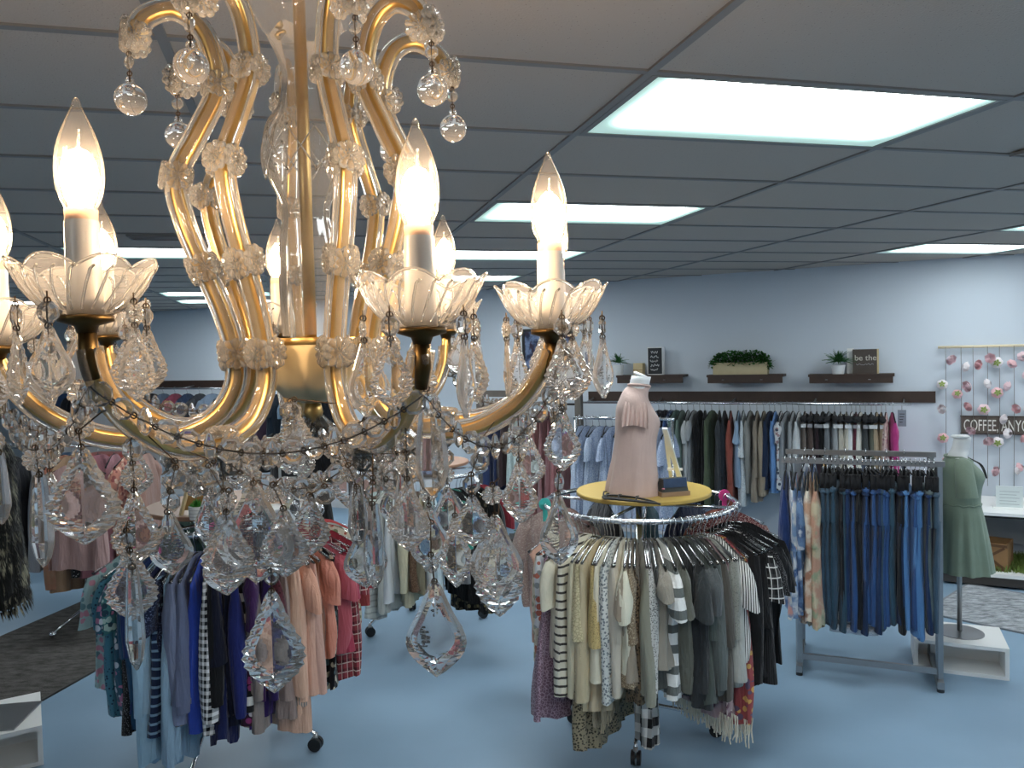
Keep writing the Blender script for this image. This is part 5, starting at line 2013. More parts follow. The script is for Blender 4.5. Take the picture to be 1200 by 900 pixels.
# ---- things on the wooden tabletop
TZ = LZ + .067
pa = at_z(232, 608, TZ)
root = empty('succulent_pot', (pa.x, pa.y, TZ))
MB().lathe([(0, 0), (.036, 0), (.04, .06), (.036, .06), (.034, .05), (0, .05)], 20).build('pot', plain('woven_white', (.7, .7, .68), .6, 0, .2, 60, .4), root, True, None, 40)
for z in (.015, .03, .045):
    MB().ring(.0385, .002, 24, 5, z).build('pot_band', plain('woven_grey', (.45, .45, .43), .7), root)
spiky(root, .05, .035, .03, 70, plain('bright_grass', hexc('3a8a2c', 1.0), .6), 6, .1)
tag(root, 'tiny green grass plant in a white woven pot on the wooden tabletop', 'plant')
ea, eb = at_z(212, 604, TZ), at_z(246, 597, TZ)
top_ = Vector(((ea.x + eb.x) / 2, ea.y + .12, TZ + .30))
root = empty('folding_sign', (ea.x, ea.y, TZ))
o_ = Vector((ea.x, ea.y, TZ))
for a in (Vector((ea.x, ea.y, TZ)), Vector((ea.x - .02, ea.y + .25, TZ)), Vector((eb.x + .05, eb.y, TZ))):
    MB().bar(a - o_, top_ - o_, .014, .014).build('leg', M_PINE, root, False)
q0 = Vector((.01, .06, .03))
MB().add([(0.0, .02, .02), (.17, .02, .02), (.11, .105, .29), (.06, .105, .29), (0, .03, .02), (.17, .03, .02), (.11, .115, .29), (.06, .115, .29)],
         [(0, 1, 2, 3), (7, 6, 5, 4), (0, 4, 5, 1), (1, 5, 6, 2), (2, 6, 7, 3), (3, 7, 4, 0)]).build('board', plain('plywood', hexc('8f6f3f', 1.1), .6, 0, .2, 12), root, False)
tag(root, 'wooden folding display board on the brown wooden tabletop', 'sign')
pa = at_z(322, 601, TZ)
root = empty('white_dish', (pa.x - .03, pa.y + .03, TZ))
MB().lathe([(0, .004), (.05, .004), (.075, .018), (.08, .02), (.078, .014), (.055, 0), (0, 0)], 32).build('dish', M_WHITEP, root)
MB().ring(.079, .003, 32, 6, .02).build('rim', M_WHITEP, root)
tag(root, 'white dish at the edge of the wooden tabletop', 'dish')

# ---- black bust and chalkboard farther in
bl = at_y(350, 600, 6.1)
root = empty('mannequin', (bl.x, bl.y, 0))
MB().lathe([(0, 0), (.15, 0), (.15, .008), (.03, .016), (0, .018)], 32).build('base_plate', M_STEEL, root)
MB().tube([(0, 0, .01), (0, 0, 1.0)], .015, 10).build('pole', M_STEEL, root)
sect(BUST).build('bust', M_MANN, root, True, (0, 0, .93))
rows = interp([(.48, .10, .07, 0), (.45, .19, .10, 0), (.38, .22, .13, .01), (.28, .20, .13, .01), (.1, .22, .14, .01), (-.1, .25, .16, .01), (-.3, .27, .17, .01), (-.34, .27, .17, .01)], 4)
tt = sect(rows[:-1], 48, lambda u, i, z: 1 + .03 * sin(6 * u + 1) * max(0, .3 - z))
tt.f.pop()
M_BLK = cloth('0d0d10')
to = tt.build('dress', M_BLK, root, True, (0, 0, .93))
for s in (-1, 1):
    MB().tube(spline([(s * .15, 0, .44), (s * .21, 0, .40), (s * .245, .01, .30), (s * .25, .02, .2)], 4), .06, 12, cap=False).build('sleeve', M_BLK, to)
tag(root, 'bust mannequin in a black dress behind the small chalkboard', 'mannequin')
cb = at_y(342, 562, 5.3)
root = empty('chalkboard_stand', (cb.x, cb.y, 0))
MB().tube([(0, 0, .01), (0, 0, cb.z)], .016, 10).build('pole', M_STEEL, root)
MB().lathe([(0, 0), (.13, 0), (.13, .008), (0, .012)], 28).build('base_plate', M_STEEL, root)
fr = MB()
h0, hw, hh = cb.z, .085, .30
for (x0, x1, z0, z1) in ((-hw, hw, h0, h0 + .02), (-hw, hw, h0 + hh - .02, h0 + hh), (-hw, -hw + .016, h0 + .02, h0 + hh - .02), (hw - .016, hw, h0 + .02, h0 + hh - .02)):
    fr.box(x0, x1, -.01, .01, z0, z1)
fr.build('frame', plain('chalk_frame', (.55, .57, .56), .6), root, False)
MB().box(-hw + .016, hw - .016, -.004, .004, h0 + .02, h0 + hh - .02).build('slate', M_SLATE, root, False)
scribble(root, -.055, .055, h0 + .04, h0 + hh - .04, 6, -.006, 3, M_CHALK)
tag(root, 'small grey framed chalkboard on a stand by the black dress mannequin', 'sign')

# ---- two-way rack by the dark rug
fa = at_z(62, 748, 0)
root = empty('two_way_rack', (fa.x, fa.y + .25, 0))
MB().tube([(.12, 0, .05), (.12, 0, 1.42)], .018, 10).build('post', M_CHROME, root)
for (x, y) in ((0, -.25), (.35, -.2), (.12, .3)):
    MB().tube([(.12, 0, .16), (x, y, .03)], .010, 8).build('leg', M_CHROME, root)
    MB().lathe([(0, 0), (.02, .006), (.026, .026), (.02, .046), (0, .052)], 14).build('ball_foot', M_CHROME, root, True, (x, y, 0))
MB().tube([(-.55, 0, 1.38), (.75, 0, 1.38)], .013, 10).build('rail', M_CHROME, root)
MB().tube([(.12, 0, 1.42), (.3, -.4, 1.36)], .011, 8).build('face_out_arm', M_CHROME, root)
tag(root, 'chrome two way clothes rack beside the dark grey rug', 'clothes rack')
T_ = ' on the two way rack'
base = Vector((fa.x, fa.y + .25, 0))
for (dx, cl, lb, L, sl) in [(-.5, ('16161a',), 'black skirt' + T_, .95, 'none'), (-.40, ('1a1c22',), 'soot black blouse' + T_, .9, 'short'), (-.28, ('26282e',), 'dark charcoal cardigan' + T_, .85, 'mid'),
                            (-.16, ('8d8d94',), 'light grey blouse' + T_, .9, 'none'), (-.02, ('a4553f', 'wash', '96765a'), 'coral to tan ombre dress' + T_, 1.05, 'none'), (.06, ('9a7a5c',), 'tan suede skirt' + T_, 1.08, 'none'),
                            (.16, ('17171b', 'spots', 'b0b0b4'), 'black dotted blouse' + T_, .95, 'none'), (.26, ('8a5560',), 'mauve rose blouse' + T_, .98, 'mid'), (.38, ('96606a',), 'old rose dress' + T_, 1.12, 'none'), (.5, ('a86a58', 'floral', 'c9a58c', '7a3c3a'), 'terracotta flowered blouse' + T_, .9, 'short'), (.62, ('9c7466',), 'dusty clay blouse' + T_, .85, 'short')]:
    hang('blouse', lb, 'top', (base.x + dx, base.y, 1.39), pi / 2 + radians(rng.uniform(-14, 14)), cloth(*cl), L=L, sleeve=sl, th=.03, amp=.014, hanger='black', group='clothes on the two way rack', rng=rng)
hang('draped_dress', 'dusty mauve dress hanging face out on the two way rack', 'dress', (base.x + .3, base.y - .39, 1.37), .1, cloth('a88480'), L=.82, sleeve='none', hem=.2, th=.05, amp=.02, hanger='black', rng=rng)

# ---- shelf unit of folded denim
js = at_z(66, 572, .95)
js = at_y(66, 578, 7.6)
root = empty('display_shelf_unit', (js.x, js.y, 0), -.2)
MU = plain('grey_shelf', (.42, .43, .45), .5)
UZ = js.z
for z in (.3, UZ - .02):
    MB().box(-.35, 1.0, -.22, .22, z - .025, z).build('shelf', MU, root, False)
for (x, y) in ((-.33, -.2), (.98, -.2), (-.33, .2), (.98, .2)):
    MB().box(x - .02, x + .02, y - .02, y + .02, 0, UZ - .02 if y < 0 else UZ + .75).build('post', MU, root, False)
MB().box(-.33, .98, .2, .21, UZ + .1, UZ + .75).build('back_panel', MU, root, False)
MB().box(.25, 1.0, -.2, .2, UZ + .26, UZ + .275).build('upper_shelf', thin_glass('shelf_glass', (.85, .93, .92), .4, .05, .1), root, False)
MB().box(.25, .27, -.2, .2, UZ - .02, UZ + .26).build('divider_panel', MU, root, False)
tag(root, 'grey shelf unit stacked with folded jeans behind the fur vest', 'shelf unit')
dn = ['3a5878', '1f3350', '56789a', '24405c', '4a6a88', '182c48', '3f5f80', '6a8aa6', '2c4866', '1c304c', '486888']
un = Matrix.Rotation(-.2, 4, 'Z')


def folded(loc_, col, label, group, w=.17, d=.14, h=.036, name='folded_jeans'):
    prof = []
    mb = MB()
    vs_, fs_ = [], []
    n = 14
    for k in range(n):
        a = 2 * pi * k / n
        vs_.append((0, d * (abs(cos(a)) ** .5) * (1 if cos(a) > 0 else -1), h / 2 + h / 2 * (abs(sin(a)) ** .8) * (1 if sin(a) > 0 else -1)))
    full = [(-w, v[1], v[2]) for v in vs_] + [(w, v[1], v[2]) for v in vs_]
    fs_ = [(k, (k + 1) % n, n + (k + 1) % n, n + k) for k in range(n)] + [tuple(range(n))[::-1], tuple(range(n, 2 * n))]
    o = mb.add(full, fs_).build(name, cloth(col, 'wash', col), None, True, None, 50)
    o.location = loc_
    o.rotation_euler = (0, 0, -.2)
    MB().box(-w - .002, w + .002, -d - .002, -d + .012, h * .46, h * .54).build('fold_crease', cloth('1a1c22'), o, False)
    tag(o, label, 'folded clothes', group)


jd_ = ['faded', 'indigo', 'sky washed', 'deep blue', 'steel blue', 'ink', 'classic blue', 'pale blue', 'denim', 'midnight', 'smoky blue']
for k, c in enumerate(dn):
    v = un @ Vector((-.05 + .008 * (k % 3), -.04, 0))
    folded((js.x + v.x, js.y + v.y, UZ - .02 + k * .0375), c, '%s folded jeans in the tall stack behind the fur vest' % jd_[k], 'folded jeans on the shelf unit')
for k, (c, lb) in enumerate([('1a1a20', 'black folded top at the base of the short stack'), ('a4552c', 'orange folded top in the short stack'), ('9c3a30', 'brick red folded top crowning the short stack')]):
    v = un @ Vector((.62, -.04, 0))
    folded((js.x + v.x, js.y + v.y, UZ + .276 + k * .042), c, lb + ' on the glass shelf', 'folded tops on the glass shelf', h=.04, name='folded_shirt')
# grass tuft and planter seen under the dresses
gt = at_y(622, 628, 7.2)
root = empty('floor_planter', (gt.x, gt.y, 0))
MB().box(-.2, .2, -.12, .12, 0, max(.1, gt.z)).build('trough', plain('trough_dark', (.03, .03, .032), .6), root, False)
spiky(root, max(.1, gt.z), .16, .1, 240, plain('moss_leaf', hexc('4a5f2c', 1.1), .8), 14, .5)
tag(root, 'dark trough of mossy greenery below the long dresses', 'planter')

# ================================================================== CHANDELIER
CX, CY = -.203, .807
M_GOLD = plain('gilt_brass', hexc('b5945c', 1.25), .36, 1.0, .12, 30)
M_BRONZE = plain('dark_bronze', hexc('4a3a22', 1.1), .4, 1.0)
M_BOWL = plain('aged_cream_metal', hexc('b3a27e', 1.3), .35, .15, .1, 12)
M_CANDLE = plain('candle_sleeve', (.55, .52, .48), .35)
M_RING = plain('glow_tinted_collar', hexc('cfa98c', 1.2), .5)  # orange of the bulb's light painted onto the candle top
M_THIN = thin_glass('thin_blown_glass', (.97, .97, .96), .12, .05, .06, .11)
M_BULBG = thin_glass('bulb_glass', (.99, .98, .97), .0, .02, .03, .008)
M_ROD = glass('glass_rod', (.99, .98, .95), .0, 1.45, .12)
M_ROS = glass('moulded_glass', (.99, .97, .93), .03, 1.45, .16)
M_FIL = emit('filament', BULB_TINT, BULB_POWER)
ch = empty('chandelier', (CX, CY, 2.0))
tag(ch, 'antique gilt and crystal chandelier with candle bulbs and glass pendants', 'chandelier')


# ---- crystal shapes, each about 1 unit tall, hanging down from the origin
def xt_octagon():
    mb = MB()
    n = 8
    vs_ = []
    for (r, y) in ((.30, -.2), (.5, -.05), (.5, .05), (.30, .2)):
        for k in range(n):
            a = 2 * pi * (k + .5) / n
            vs_.append((r * cos(a), y, -.5 + r * sin(a)))
    fs_ = [tuple(range(n)), tuple(range(3 * n, 4 * n))[::-1]]
    for i in range(3):
        for k in range(n):
            k2 = (k + 1) % n
            fs_.append((i * n + k, (i + 1) * n + k, (i + 1) * n + k2, i * n + k2))
    return mb.add(vs_, fs_).mesh('octagon_bead', False)


def xt_diamond():
    mb = MB()
    vs_ = []
    for (r, y) in ((.36, -.14), (.5, -.03), (.5, .03), (.36, .14)):
        for k in range(4):
            a = pi / 2 * k
            vs_.append((r * cos(a), y, -.5 + r * sin(a)))
    fs_ = [(0, 1, 2, 3), (15, 14, 13, 12)]
    for i in range(3):
        for k in range(4):
            k2 = (k + 1) % 4
            fs_.append((i * 4 + k, (i + 1) * 4 + k, (i + 1) * 4 + k2, i * 4 + k2))
    return mb.add(vs_, fs_).mesh('diamond_bead', False)


def xt_almond():
    mb = MB()
    prof = [(0, 0), (.10, -.08), (.22, -.35), (.25, -.6), (.17, -.85), (.06, -.97), (0, -1)]
    return mb.lathe(prof, 8, lambda a, i: 1 - .25 * abs(sin(a))).mesh('almond_drop', False)


def xt_ball():
    prof = [(0, 0), (.10, -.01), (.12, -.08), (.09, -.14), (.1, -.16)] + [(.42 * sin(pi * k / 14), -.57 + .42 * cos(pi * k / 14)) for k in range(2, 14)] + [(0, -.99)]
    return MB().lathe(prof, 28).mesh('crystal_ball', True)


def xt_spear():
    prof = [(0, 0), (.06, -.005), (.068, -.1), (.085, -.3), (.1, -.55), (.105, -.72), (.07, -.9), (.02, -.985), (0, -1)]
    return MB().lathe(prof, 8, lambda a, i: 1 - .3 * abs(sin(a))).mesh('spear_prism', False)


def xt_leaf(scal=True, wid=.62):
    ys = [0, .05, .1, .16, .22, .28, .33, .38, .43, .48, .53, .58, .62, .66, .70, .74, .78, .82, .86, .90, .94, .97, 1.0]
    key = [(0, .10), (.06, .24), (.12, .30), (.22, .44), (.35, .62), (.48, .86), (.58, .98), (.66, 1.0), (.75, .92), (.84, .70), (.92, .40), (.97, .2), (1, .04)]

    def w(t):
        for (t0, a), (t1, b) in zip(key, key[1:]):
            if t <= t1:
                return a + (b - a) * (t - t0) / (t1 - t0)
        return .04
    vs_, nc = [], 7
    for sgn in (-1, 1):
        for i, t in enumerate(ys):
            W_o = w(t) * wid / 2
            if scal and 2 < i < len(ys) - 1:
                W_o *= 1.045 if i % 2 else .955
            ti = (t - .55) / .62 + .55
            W_i = .60 * w(ti) * wid / 2 if 0 < ti < 1 else 0.0
            W_m = (W_i + W_o) * .5
            zi = .046 if W_i > 0 else .028
            zm = (.040 if i % 2 else .024) if scal else .036
            zr = .051 if W_i > 0 else .034
            for x, z in ((-W_o, .008), (-W_m, zm), (-W_i, zi), (0, zr), (W_i, zi), (W_m, zm), (W_o, .008)):
                vs_.append((x, sgn * z, -t))
    fs_ = []
    N = len(ys) * nc
    for i in range(len(ys) - 1):
        for c in range(nc - 1):
            a = i * nc + c
            q = (a, a + 1, a + nc + 1, a + nc)
            fs_.append(q)
            fs_.append(tuple(v + N for v in q[::-1]))
        for c in (0, nc - 1):
            a, b = i * nc + c, (i + 1) * nc + c
            q = (a, b, b + N, a + N)
            fs_.append(q if c == 0 else q[::-1])
    top = list(range(nc)) + [N + k for k in range(nc)][::-1]
    fs_.append(tuple(top[::-1]))
    bot = [N - nc + k for k in range(nc)] + [2 * N - nc + k for k in range(nc)][::-1]
    fs_.append(tuple(bot))
    return MB().add(vs_, fs_).mesh('pendant', False)


def xt_rosette(n=10):
    """moulded flower button facing -y, one unit across, centred"""
    mb = MB()
    vs_, fs_ = [], []
    m = n * 4
    rows = [(.10, -.16), (.24, -.13), (.36, -.15), (.46, -.11), (.5, -.03), (.5, .03), (.3, .07)]
    vs_.append((0, -.12, 0))
    for (r, y) in rows:
        for k in range(m):
            a = 2 * pi * k / m
            ph = (k % 4)
            g = [0.0, .8, 1.0, .8][ph]
            rr = r * (1 - (.14 * (1 - g)) * (r / .5))
            vs_.append((rr * cos(a), y * (.55 + .45 * g), rr * sin(a)))
    vs_.append((0, .07, 0))
    for k in range(m):
        fs_.append((0, 1 + k, 1 + (k + 1) % m))
    for i in range(len(rows) - 1):
        for k in range(m):
            k2 = (k + 1) % m
            fs_.append((1 + i * m + k, 1 + (i + 1) * m + k, 1 + (i + 1) * m + k2, 1 + i * m + k2))
    e = len(vs_) - 1
    for k in range(m):
        fs_.append((e, 1 + (len(rows) - 1) * m + (k + 1) % m, 1 + (len(rows) - 1) * m + k))
    return mb.add(vs_, fs_).mesh('rosette', False)


XT = {'oct': xt_octagon(), 'dia': xt_diamond(), 'alm': xt_almond(), 'ball': xt_ball(), 'spear': xt_spear(), 'leaf': xt_leaf(), 'plainleaf': xt_leaf(False, .66), 'ros': xt_rosette()}
XN = {'oct': 'octagon_bead', 'dia': 'diamond_bead', 'alm': 'almond_drop', 'ball': 'crystal_ball', 'spear': 'spear_prism', 'leaf': 'pendant', 'plainleaf': 'pendant', 'ros': 'rosette'}
for me in XT.values():
    me.materials.append(M_ROS if me.name.startswith('rosette') else M_GLASS)
    if me.name.startswith('pendant'):
        me.materials.append(M_RIM)
        for p_ in me.polygons:
            if min(abs(me.vertices[v].co.y) for v in p_.vertices) < .0405:
                p_.material_index = 1
    bm = bmesh.new()
    bm.from_mesh(me)
    bmesh.ops.remove_doubles(bm, verts=bm.verts, dist=1e-5)
    bmesh.ops.recalc_face_normals(bm, faces=bm.faces)
    bm.to_mesh(me)
    bm.free()
ME_PIN = None
crng = random.Random(31)
OC = Vector((CX, CY, 2.0))


def crystal(kind, top, h, parent, rz=None, wid=1.0, tilt=0.0, axis=None):
    """top: place of its upper end in chandelier coordinates (centre for rosettes)"""
    o = link(XN[kind], XT[kind], parent, top)
    o.scale = (h * wid, h, h)
    if axis is not None:
        o.rotation_euler = axis
    else:
        o.rotation_euler = (tilt, 0, rz if rz is not None else crng.uniform(-.6, .6))
    return o


def wire(pts, name='wire', r=.0006, parent=None):
    mb = MB().tube(pts, r, 4)
    for p in pts[1:-1]:
        p = Vector(p)
        mb.tube([p + Vector((.0022 * cos(a), 0, .0022 * sin(a))) for a in [k * pi / 4 for k in range(8)]], .0006, 4, closed=True)
    return mb.build(name, M_WIRE, parent or ch)


# ---- stem, vase, bowl
MB().tube([(0, 0, -.045), (0, 0, .40)], .0062, 12).build('stem', M_GOLD, ch)
MB().tube([(0, 0, .40), (.002, 0, .52), (-.001, 0, CEIL - 2.0 - .02)], .003, 8).build('hanging_cord', M_WIRE, ch)
MB().lathe([(0, CEIL - 2.03), (.045, CEIL - 2.025), (.06, CEIL - 2.0), (0, CEIL - 2.0)], 24).build('ceiling_canopy', M_GOLD, ch)
vase = [(.028, .022), (.029, .06), (.029, .10), (.026, .125), (.0235, .14), (.025, .155), (.034, .175), (.0405, .195), (.0405, .213), (.036, .232), (.029, .243), (.0245, .25), (.0215, .262), (.019, .278), (.0205, .29), (.028, .31), (.04, .332), (.05, .345)]


def vm(a, i):
    if i >= 15:
        return (1 + .02 * (i - 14) * cos(6 * a), .004 * (i - 14) * cos(6 * a))
    return 1 + .012 * cos(12 * a)


vp = [Vector((r, 0, z)) for r, z in vase]
vsm = [(p.x, p.z) for p in spline(vp, 3)]
vo = MB().lathe(vsm, 72, lambda a, i: vm(a, i // 3)).build('glass_vase', M_THIN, ch)
cut = MB()
for k in range(9):
    a0 = 2 * pi * k / 9
    for s in (-1, 1):
        pts = []
        for j in range(9):
            t = j / 8
            z = .18 + .045 * t
            r = .0345 + .0068 * sin(pi * min(1, .25 + t * .6))
            a = a0 + s * (t - .5) * .75
            pts.append((r * cos(a), r * sin(a), z))
        cut.tube(pts, .0009, 4)
cut.build('cut_pattern', M_GLASS, vo)
MB().lathe([(.050, .018), (.051, .012), (.049, -.008), (.042, -.026), (.028, -.04), (.012, -.046), (0, -.047)], 40).build('bowl', M_BOWL, ch)
MB().lathe([(.0515, .019), (.053, .016), (.0515, .012)], 40).build('bowl_rim', M_GOLD, ch)
MB().lathe([(0, -.045), (.008, -.047), (.01, -.056), (.006, -.066), (0, -.07)], 14).build('finial', M_GOLD, ch)

# ---- arms: (pixel x, pixel y of candle top, nominal angle)
ARMS = [(-10, 306, 205), (95, 246, 250), (490, 265, 306), (644, 285, 339), (650, 308, 24), (521, 321, 64), (327, 326, 112), (121, 317, 160)]
RA = .27


def solve(px, deg):
    best = None
    for k in range(-140, 141):
        a = radians(deg + k * .15)
        pr = proj((CX + RA * cos(a), CY + RA * sin(a), 2.1))
        e = abs(pr[0] - px) + abs(k) * .05
        if best is None or e < best[0]:
            best = (e, a)
    return best[1]


PROFILE = [(.150, .300), (.140, .318), (.115, .328), (.090, .310), (.080, .262), (.100, .215), (.120, .172), (.114, .130), (.099, .088), (.083, .045), (.074, .005), (.076, -.028), (.098, -.058), (.138, -.072), (.190, -.068), (.235, -.045), (.262, -.012), (.27, .02)]


def axis_of(d, roll=0.0):
    """euler turning a rosette's -y face towards d"""
    d = Vector(d).normalized()
    return (-d).to_track_quat('Y', 'Z').to_euler()


cup_spots = []
for n_, (px, py, deg) in enumerate(ARMS):
    a = solve(px, deg)
    d = Vector((cos(a), sin(a), 0))
    tn = Vector((-sin(a), cos(a), 0))
    top = at_y(px, py, CY + RA * sin(a)).z - 2.0
    top = max(.085, min(.118, top))
    cz = top - .072
    prof = PROFILE[:-1] + [(RA, cz - .012)]
    pts = [d * r + Vector((0, 0, z)) for r, z in prof]
    path = spline(pts, 6)
    arm = MB().tube(path, .0052, 10, flat=1.25).build('arm', M_GOLD, ch)
    # glass rods along the gilt core
    nrm = []
    for i, p in enumerate(path):
        t = (path[min(i + 1, len(path) - 1)] - path[max(i - 1, 0)]).normalized()
        nrm.append(tn.cross(t).normalized())
    for (ka, kb) in ((.0078, .0), (-.0078, .0), (0, .0072), (0, -.0072)):
        MB().tube([p + tn * ka + q * kb for p, q in zip(path[1:-2], nrm[1:-2])], .0034, 8).build('glass_rod', M_ROD, arm)
    # rosettes
    e0 = path[0]
    crystal('ros', e0 + Vector((0, 0, .0)) + d * .008, .034, arm, axis=axis_of(d + Vector((0, 0, .1))))
    crystal('ros', e0 + tn * .008 + Vector((0, 0, -.004)), .030, arm, axis=axis_of(tn + d * .4))
    crystal('ros', e0 - tn * .008 + Vector((0, 0, -.004)), .030, arm, axis=axis_of(-tn + d * .4))
    for (idx, sz) in ((4, .026), (6, .028), (8, .029), (10, .031), (13, .027)):
        p = path[idx * 6]
        q = nrm[idx * 6]
        crystal('ros', p + tn * .011, sz, arm, axis=axis_of(tn))
        crystal('ros', p - tn * .011, sz, arm, axis=axis_of(-tn))
        crystal('ros', p - q * .011, sz, arm, axis=axis_of(-q))
        crystal('ros', p + q * .011, sz * .9, arm, axis=axis_of(q))
    # ball under the crook
    st = e0 + d * .006
    b0 = st + Vector((0, 0, -.014))
    w = wire([b0, b0 + Vector((0, 0, -.004)), b0 + Vector((0, 0, -.022)), b0 + Vector((0, 0, -.03))], 'ball_wire')
    crystal('oct', b0 + Vector((0, 0, -.005)), .013, w)
    crystal('ball', b0 + Vector((0, 0, -.026)), .034, w)
    # cup, candle, bulb
    c = d * RA + Vector((0, 0, cz))
    R = .045
    prof = [(0, -.001), (.016, -.001), (.024, .002), (.033, .009), (.040, .018), (.0445, .027), (.046, .0295)]

    def lob(a_, i):
        k = [0, 0, .01, .03, .05, .07, .08][i]
        return (1 + k * abs(cos(4 * a_)) - k * .4, .0075 * abs(cos(4 * a_)) * (i / 6) ** 2)
    cup = MB().lathe(prof, 64, lob).build('drip_cup', M_THIN, ch, True, c)
    rim = MB().tube([(.046 * (1 + .08 * abs(cos(4 * t)) - .032) * cos(t), .046 * (1 + .08 * abs(cos(4 * t)) - .032) * sin(t), .0295 + .0075 * abs(cos(4 * t))) for t in [2 * pi * k / 64 for k in range(64)]], .0011, 5, closed=True)
    rim.build('cup_rim', M_GLASS, cup)
    flu = MB()
    for k in range(24):
        t0 = 2 * pi * (k + .5) / 24
        flu.tube([(r * .97 * cos(t0 + i_ * .06), r * .97 * sin(t0 + i_ * .06), z + .0005) for i_, (r, z) in enumerate(prof[2:])], .0010, 4)
    flu.build('cup_flute', M_GLASS, cup)
    MB().lathe([(0, -.014), (.006, -.014), (.008, -.008), (.018, -.005), (.018, -.001), (0, -.001)], 20).build('cup_holder', M_BRONZE, ch, True, c)
    MB().tube([c + Vector((0, 0, -.013)), c + Vector((0, 0, -.03)), c - d * .004 + Vector((0, 0, -.045))], [.0065, .006, .005], 10).build('arm_socket', M_BRONZE, ch)
    cd_ = MB().lathe([(0, 0), (.0118, 0), (.0112, .062), (.0108, .0645), (0, .0645)], 20).build('candle', M_CANDLE, ch, True, c, 40)
    MB().lathe([(.0105, .0640), (.0108, .072), (.007, .073), (0, .073)], 20).build('bulb_collar', M_RING, cd_)
    bp = [(.0085, .070), (.0105, .074), (.0142, .083), (.0158, .094), (.0154, .106), (.0128, .119), (.0088, .130), (.005, .1385), (.003, .1435), (.0022, .147), (0, .149)]
    bl = MB().lathe([(p.x, p.z) for p in spline([Vector((r, 0, z)) for r, z in bp], 2)], 24).build('bulb', M_BULBG, cd_)
    MB().lathe([(0, .076), (.0088, .079), (.0115, .088), (.0120, .096), (.0105, .105), (.006, .112), (0, .114)], 18).build('filament_glow', M_FIL, bl)  # teardrop takes in the filament's glow and bloom, wider than a wire
    MB().tube([(0, 0, .112), (.001, 0, .127)], .0011, 5).build('glass_tube', M_GLASS, bl)
    # pendants round the cup
    for k in range(5):
        t0 = a + 2 * pi * (k + .25) / 5
        p = c + Vector((.043 * cos(t0), .043 * sin(t0), .013))
        l_ = crng.choice((.048, .052, .056))
        w = wire([p, p + Vector((0, 0, -.006)), p + Vector((0, 0, -.022)), p + Vector((0, 0, -.028))], 'cup_wire')
        crystal('ros' if k % 2 else 'oct', p + Vector((0, 0, -.014 if k % 2 else -.006)), .015, w, rz=t0 + pi / 2)
        crystal('leaf' if k % 3 else 'plainleaf', p + Vector((0, 0, -.022)), l_, w, rz=t0 + pi / 2 + crng.uniform(-.5, .5))
    cup_spots.append((a, d, tn, c, path))

# ---- swags of beads between neighbouring arms and down to the finial
order = sorted(range(8), key=lambda k: cup_spots[k][0] % (2 * pi))


def swag(p, q, sag, n, kinds, sizes):
    n = max(4, int(((q - p).length + sag * 2) / (sum(sizes) / len(sizes) * 1.05)))
    pts = []
    for k in range(n + 1):
        t = k / n
        v = p.lerp(q, t)
        v.z -= sag * 4 * t * (1 - t)
        pts.append(v)
    w = wire(pts, 'swag_wire')
    for k in range(n):
        m_ = (pts[k] + pts[k + 1]) / 2
        kd = kinds[k % len(kinds)]
        h = sizes[k % len(sizes)]
        dv = (pts[k + 1] - pts[k])
        crystal(kd, m_ + Vector((0, 0, h / 2)) if kd != 'ros' else m_, h, w, rz=math.atan2(dv.y, dv.x) + crng.uniform(-.4, .4))
    return pts


for i in range(8):
    A, B = cup_spots[order[i]], cup_spots[order[(i + 1) % 8]]
    pa, pb = A[3] + Vector((0, 0, -.05)), B[3] + Vector((0, 0, -.05))
    swag(pa, pb, .045, 8, ['oct', 'oct', 'alm'], [.019, .017, .021])
    ba, bb = A[4][13 * 6] + Vector((0, 0, -.012)), B[4][13 * 6] + Vector((0, 0, -.012))
    swag(ba, bb, .03, 4, ['oct', 'ros'], [.02, .022])
    swag(ba, Vector((0, 0, -.064)), .02, 4, ['oct', 'dia', 'oct'], [.02, .024, .018])
    # drops below each arm
    for (idx, chain_, lf, kd) in ((15, 2, .055, 'leaf'), (13, 3, .06, 'plainleaf'), (12, 1, .05, 'leaf')):
        p = A[4][idx * 6] + Vector((0, 0, -.010))
        z = 0.0
        pts = [p]
        beads = []
        for b in range(chain_):
            kd_ = 'ros' if b == chain_ - 1 else 'oct'
            beads.append((kd_, p + Vector((0, 0, z - (.009 if kd_ == 'ros' else .001)))))
            z -= .020
            pts.append(p + Vector((0, 0, z)))
        pts.append(p + Vector((0, 0, z - .006)))
        w = wire(pts, 'drop_wire')
        for kd_, q in beads:
            crystal(kd_, q, .018, w)
        crystal(kd, p + Vector((0, 0, z - .001)), lf, w, wid=1.0)

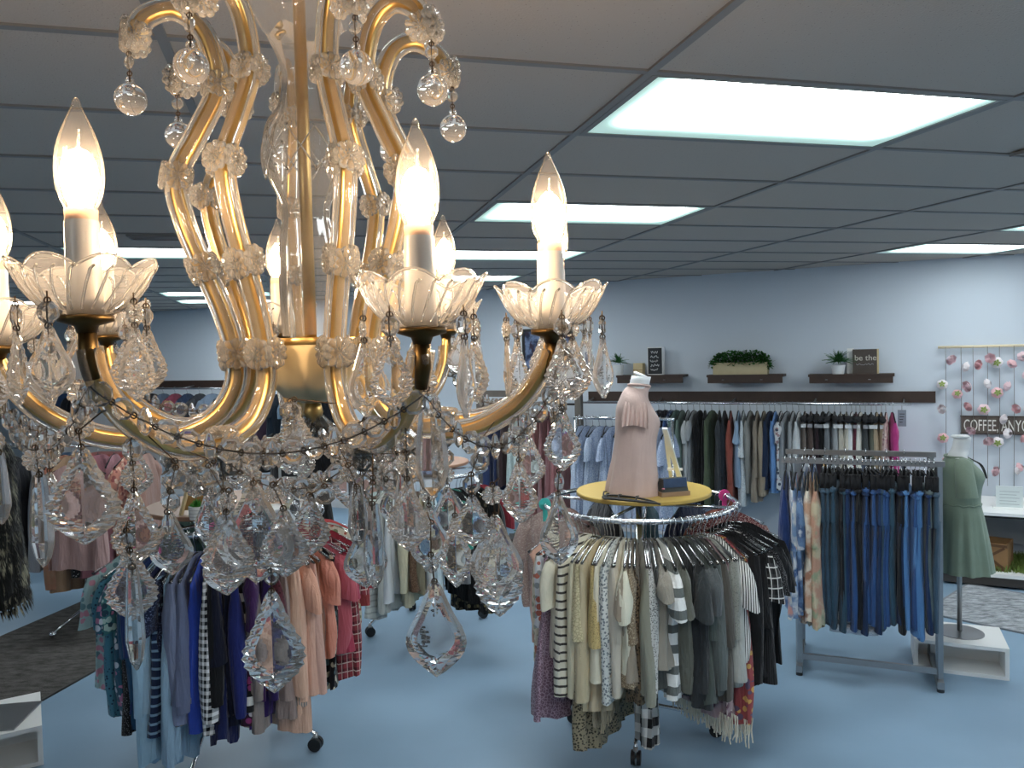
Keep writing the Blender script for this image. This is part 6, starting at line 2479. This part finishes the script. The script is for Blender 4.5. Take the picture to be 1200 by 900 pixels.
# ---- the long pendants that can be told apart, hung from the arms and swags above them
LONG = [
    # depth, anchor (x, y), [(kind, x, y top, y bottom, width px)]
    (.60, (318, 640), [('oct', 318, 668, 686, 18), ('leaf', 318, 692, 811, 73)]),
    (.60, (297, 560), [('plainleaf', 297, 566, 682, 96)]),
    (.58, (268, 575), [('ros', 268, 575, 597, 20), ('leaf', 265, 600, 690, 62)]),
    (.57, (330, 560), [('ros', 320, 568, 590, 22), ('leaf', 332, 596, 676, 60)]),
    (.63, (500, 600), [('oct', 505, 612, 634, 22), ('ros', 505, 650, 672, 20), ('plainleaf', 509, 681, 792, 73)]),
    (.58, (150, 610), [('oct', 148, 622, 642, 20), ('ros', 152, 645, 667, 23), ('spear', 155, 664, 786, 24)]),
    (.60, (150, 615), [('leaf', 152, 640, 727, 58)]),
    (.58, (42, 520), [('ros', 41, 525, 553, 29), ('spear', 46, 556, 665, 30)]),
    (.56, (92, 505), [('leaf', 95, 524, 638, 86)]),
    (.55, (-6, 500), [('ros', -5, 505, 528, 24), ('spear', -2, 530, 615, 26)]),
    (.60, (500, 455), [('spear', 504, 470, 582, 40)]),
    (.66, (585, 560), [('ros', 577, 568, 592, 26), ('plainleaf', 580, 603, 700, 66)]),
    (.72, (585, 590), [('leaf', 583, 618, 722, 58)]),
    (.68, (533, 590), [('leaf', 533, 604, 688, 40)]),
    (.72, (652, 400), [('oct', 650, 410, 434, 24), ('oct', 652, 440, 462, 24), ('oct', 654, 466, 486, 22), ('leaf', 658, 478, 552, 44)]),
    (.72, (655, 552), [('alm', 655, 552, 576, 12), ('plainleaf', 654, 578, 662, 46)]),
    (.64, (470, 520), [('oct', 474, 530, 552, 22), ('spear', 474, 556, 640, 30)]),
    (.66, (437, 560), [('oct', 437, 566, 586, 18), ('spear', 436, 590, 690, 26)]),
    (.70, (345, 468), [('oct', 340, 470, 493, 27), ('leaf', 345, 478, 530, 42)]),
    (.62, (430, 490), [('oct', 412, 500, 522, 26), ('leaf', 428, 492, 528, 38)]),
    (.66, (560, 520), [('oct', 562, 528, 552, 24), ('oct', 552, 556, 580, 22), ('leaf', 553, 580, 640, 50)]),
    (.60, (120, 470), [('ros', 94, 448, 476, 30), ('ros', 96, 486, 514, 32)]),
    (.58, (205, 540), [('oct', 206, 548, 574, 26), ('oct', 200, 576, 600, 24), ('alm', 196, 600, 628, 16)]),
    (.60, (250, 540), [('oct', 244, 546, 572, 26), ('oct', 262, 576, 604, 26)]),
    (.62, (375, 560), [('oct', 380, 570, 592, 26), ('leaf', 362, 580, 650, 50)]),
    (.64, (395, 520), [('ros', 408, 545, 566, 20), ('spear', 418, 570, 640, 24)]),
]
for (Y, (ax, ay), items) in LONG:
    a = at_y(ax, ay, Y) - OC
    hook = min((p_ for cs_ in cup_spots for p_ in cs_[4] if p_.z > a.z - .01), key=lambda p_: (p_ - a).length)
    pts = [hook, a] if (hook - a).length < .055 else [a]       # wired to the arm it hangs from
    for (kd, x, y0, y1, w_) in items:
        pts.append(at_y(x, y0, Y) - OC)
    if len(pts) > 1:
        pts.append(pts[-1] + Vector((0, 0, -.006)))
    w = wire(pts, 'strand_wire')
    for (kd, x, y0, y1, w_) in items:
        t0, b0 = at_y(x, y0, Y) - OC, at_y(x, y1, Y) - OC
        h = t0.z - b0.z
        asp = {'leaf': .62, 'plainleaf': .66, 'spear': .21, 'oct': 1, 'ros': 1, 'alm': .5}[kd]
        wid = (w_ * Y / F_PX) / (h * asp)
        pos = (t0 + b0) / 2 if kd == 'ros' else t0
        crystal(kd, pos, h, w, rz=crng.uniform(-.25, .25), wid=wid)
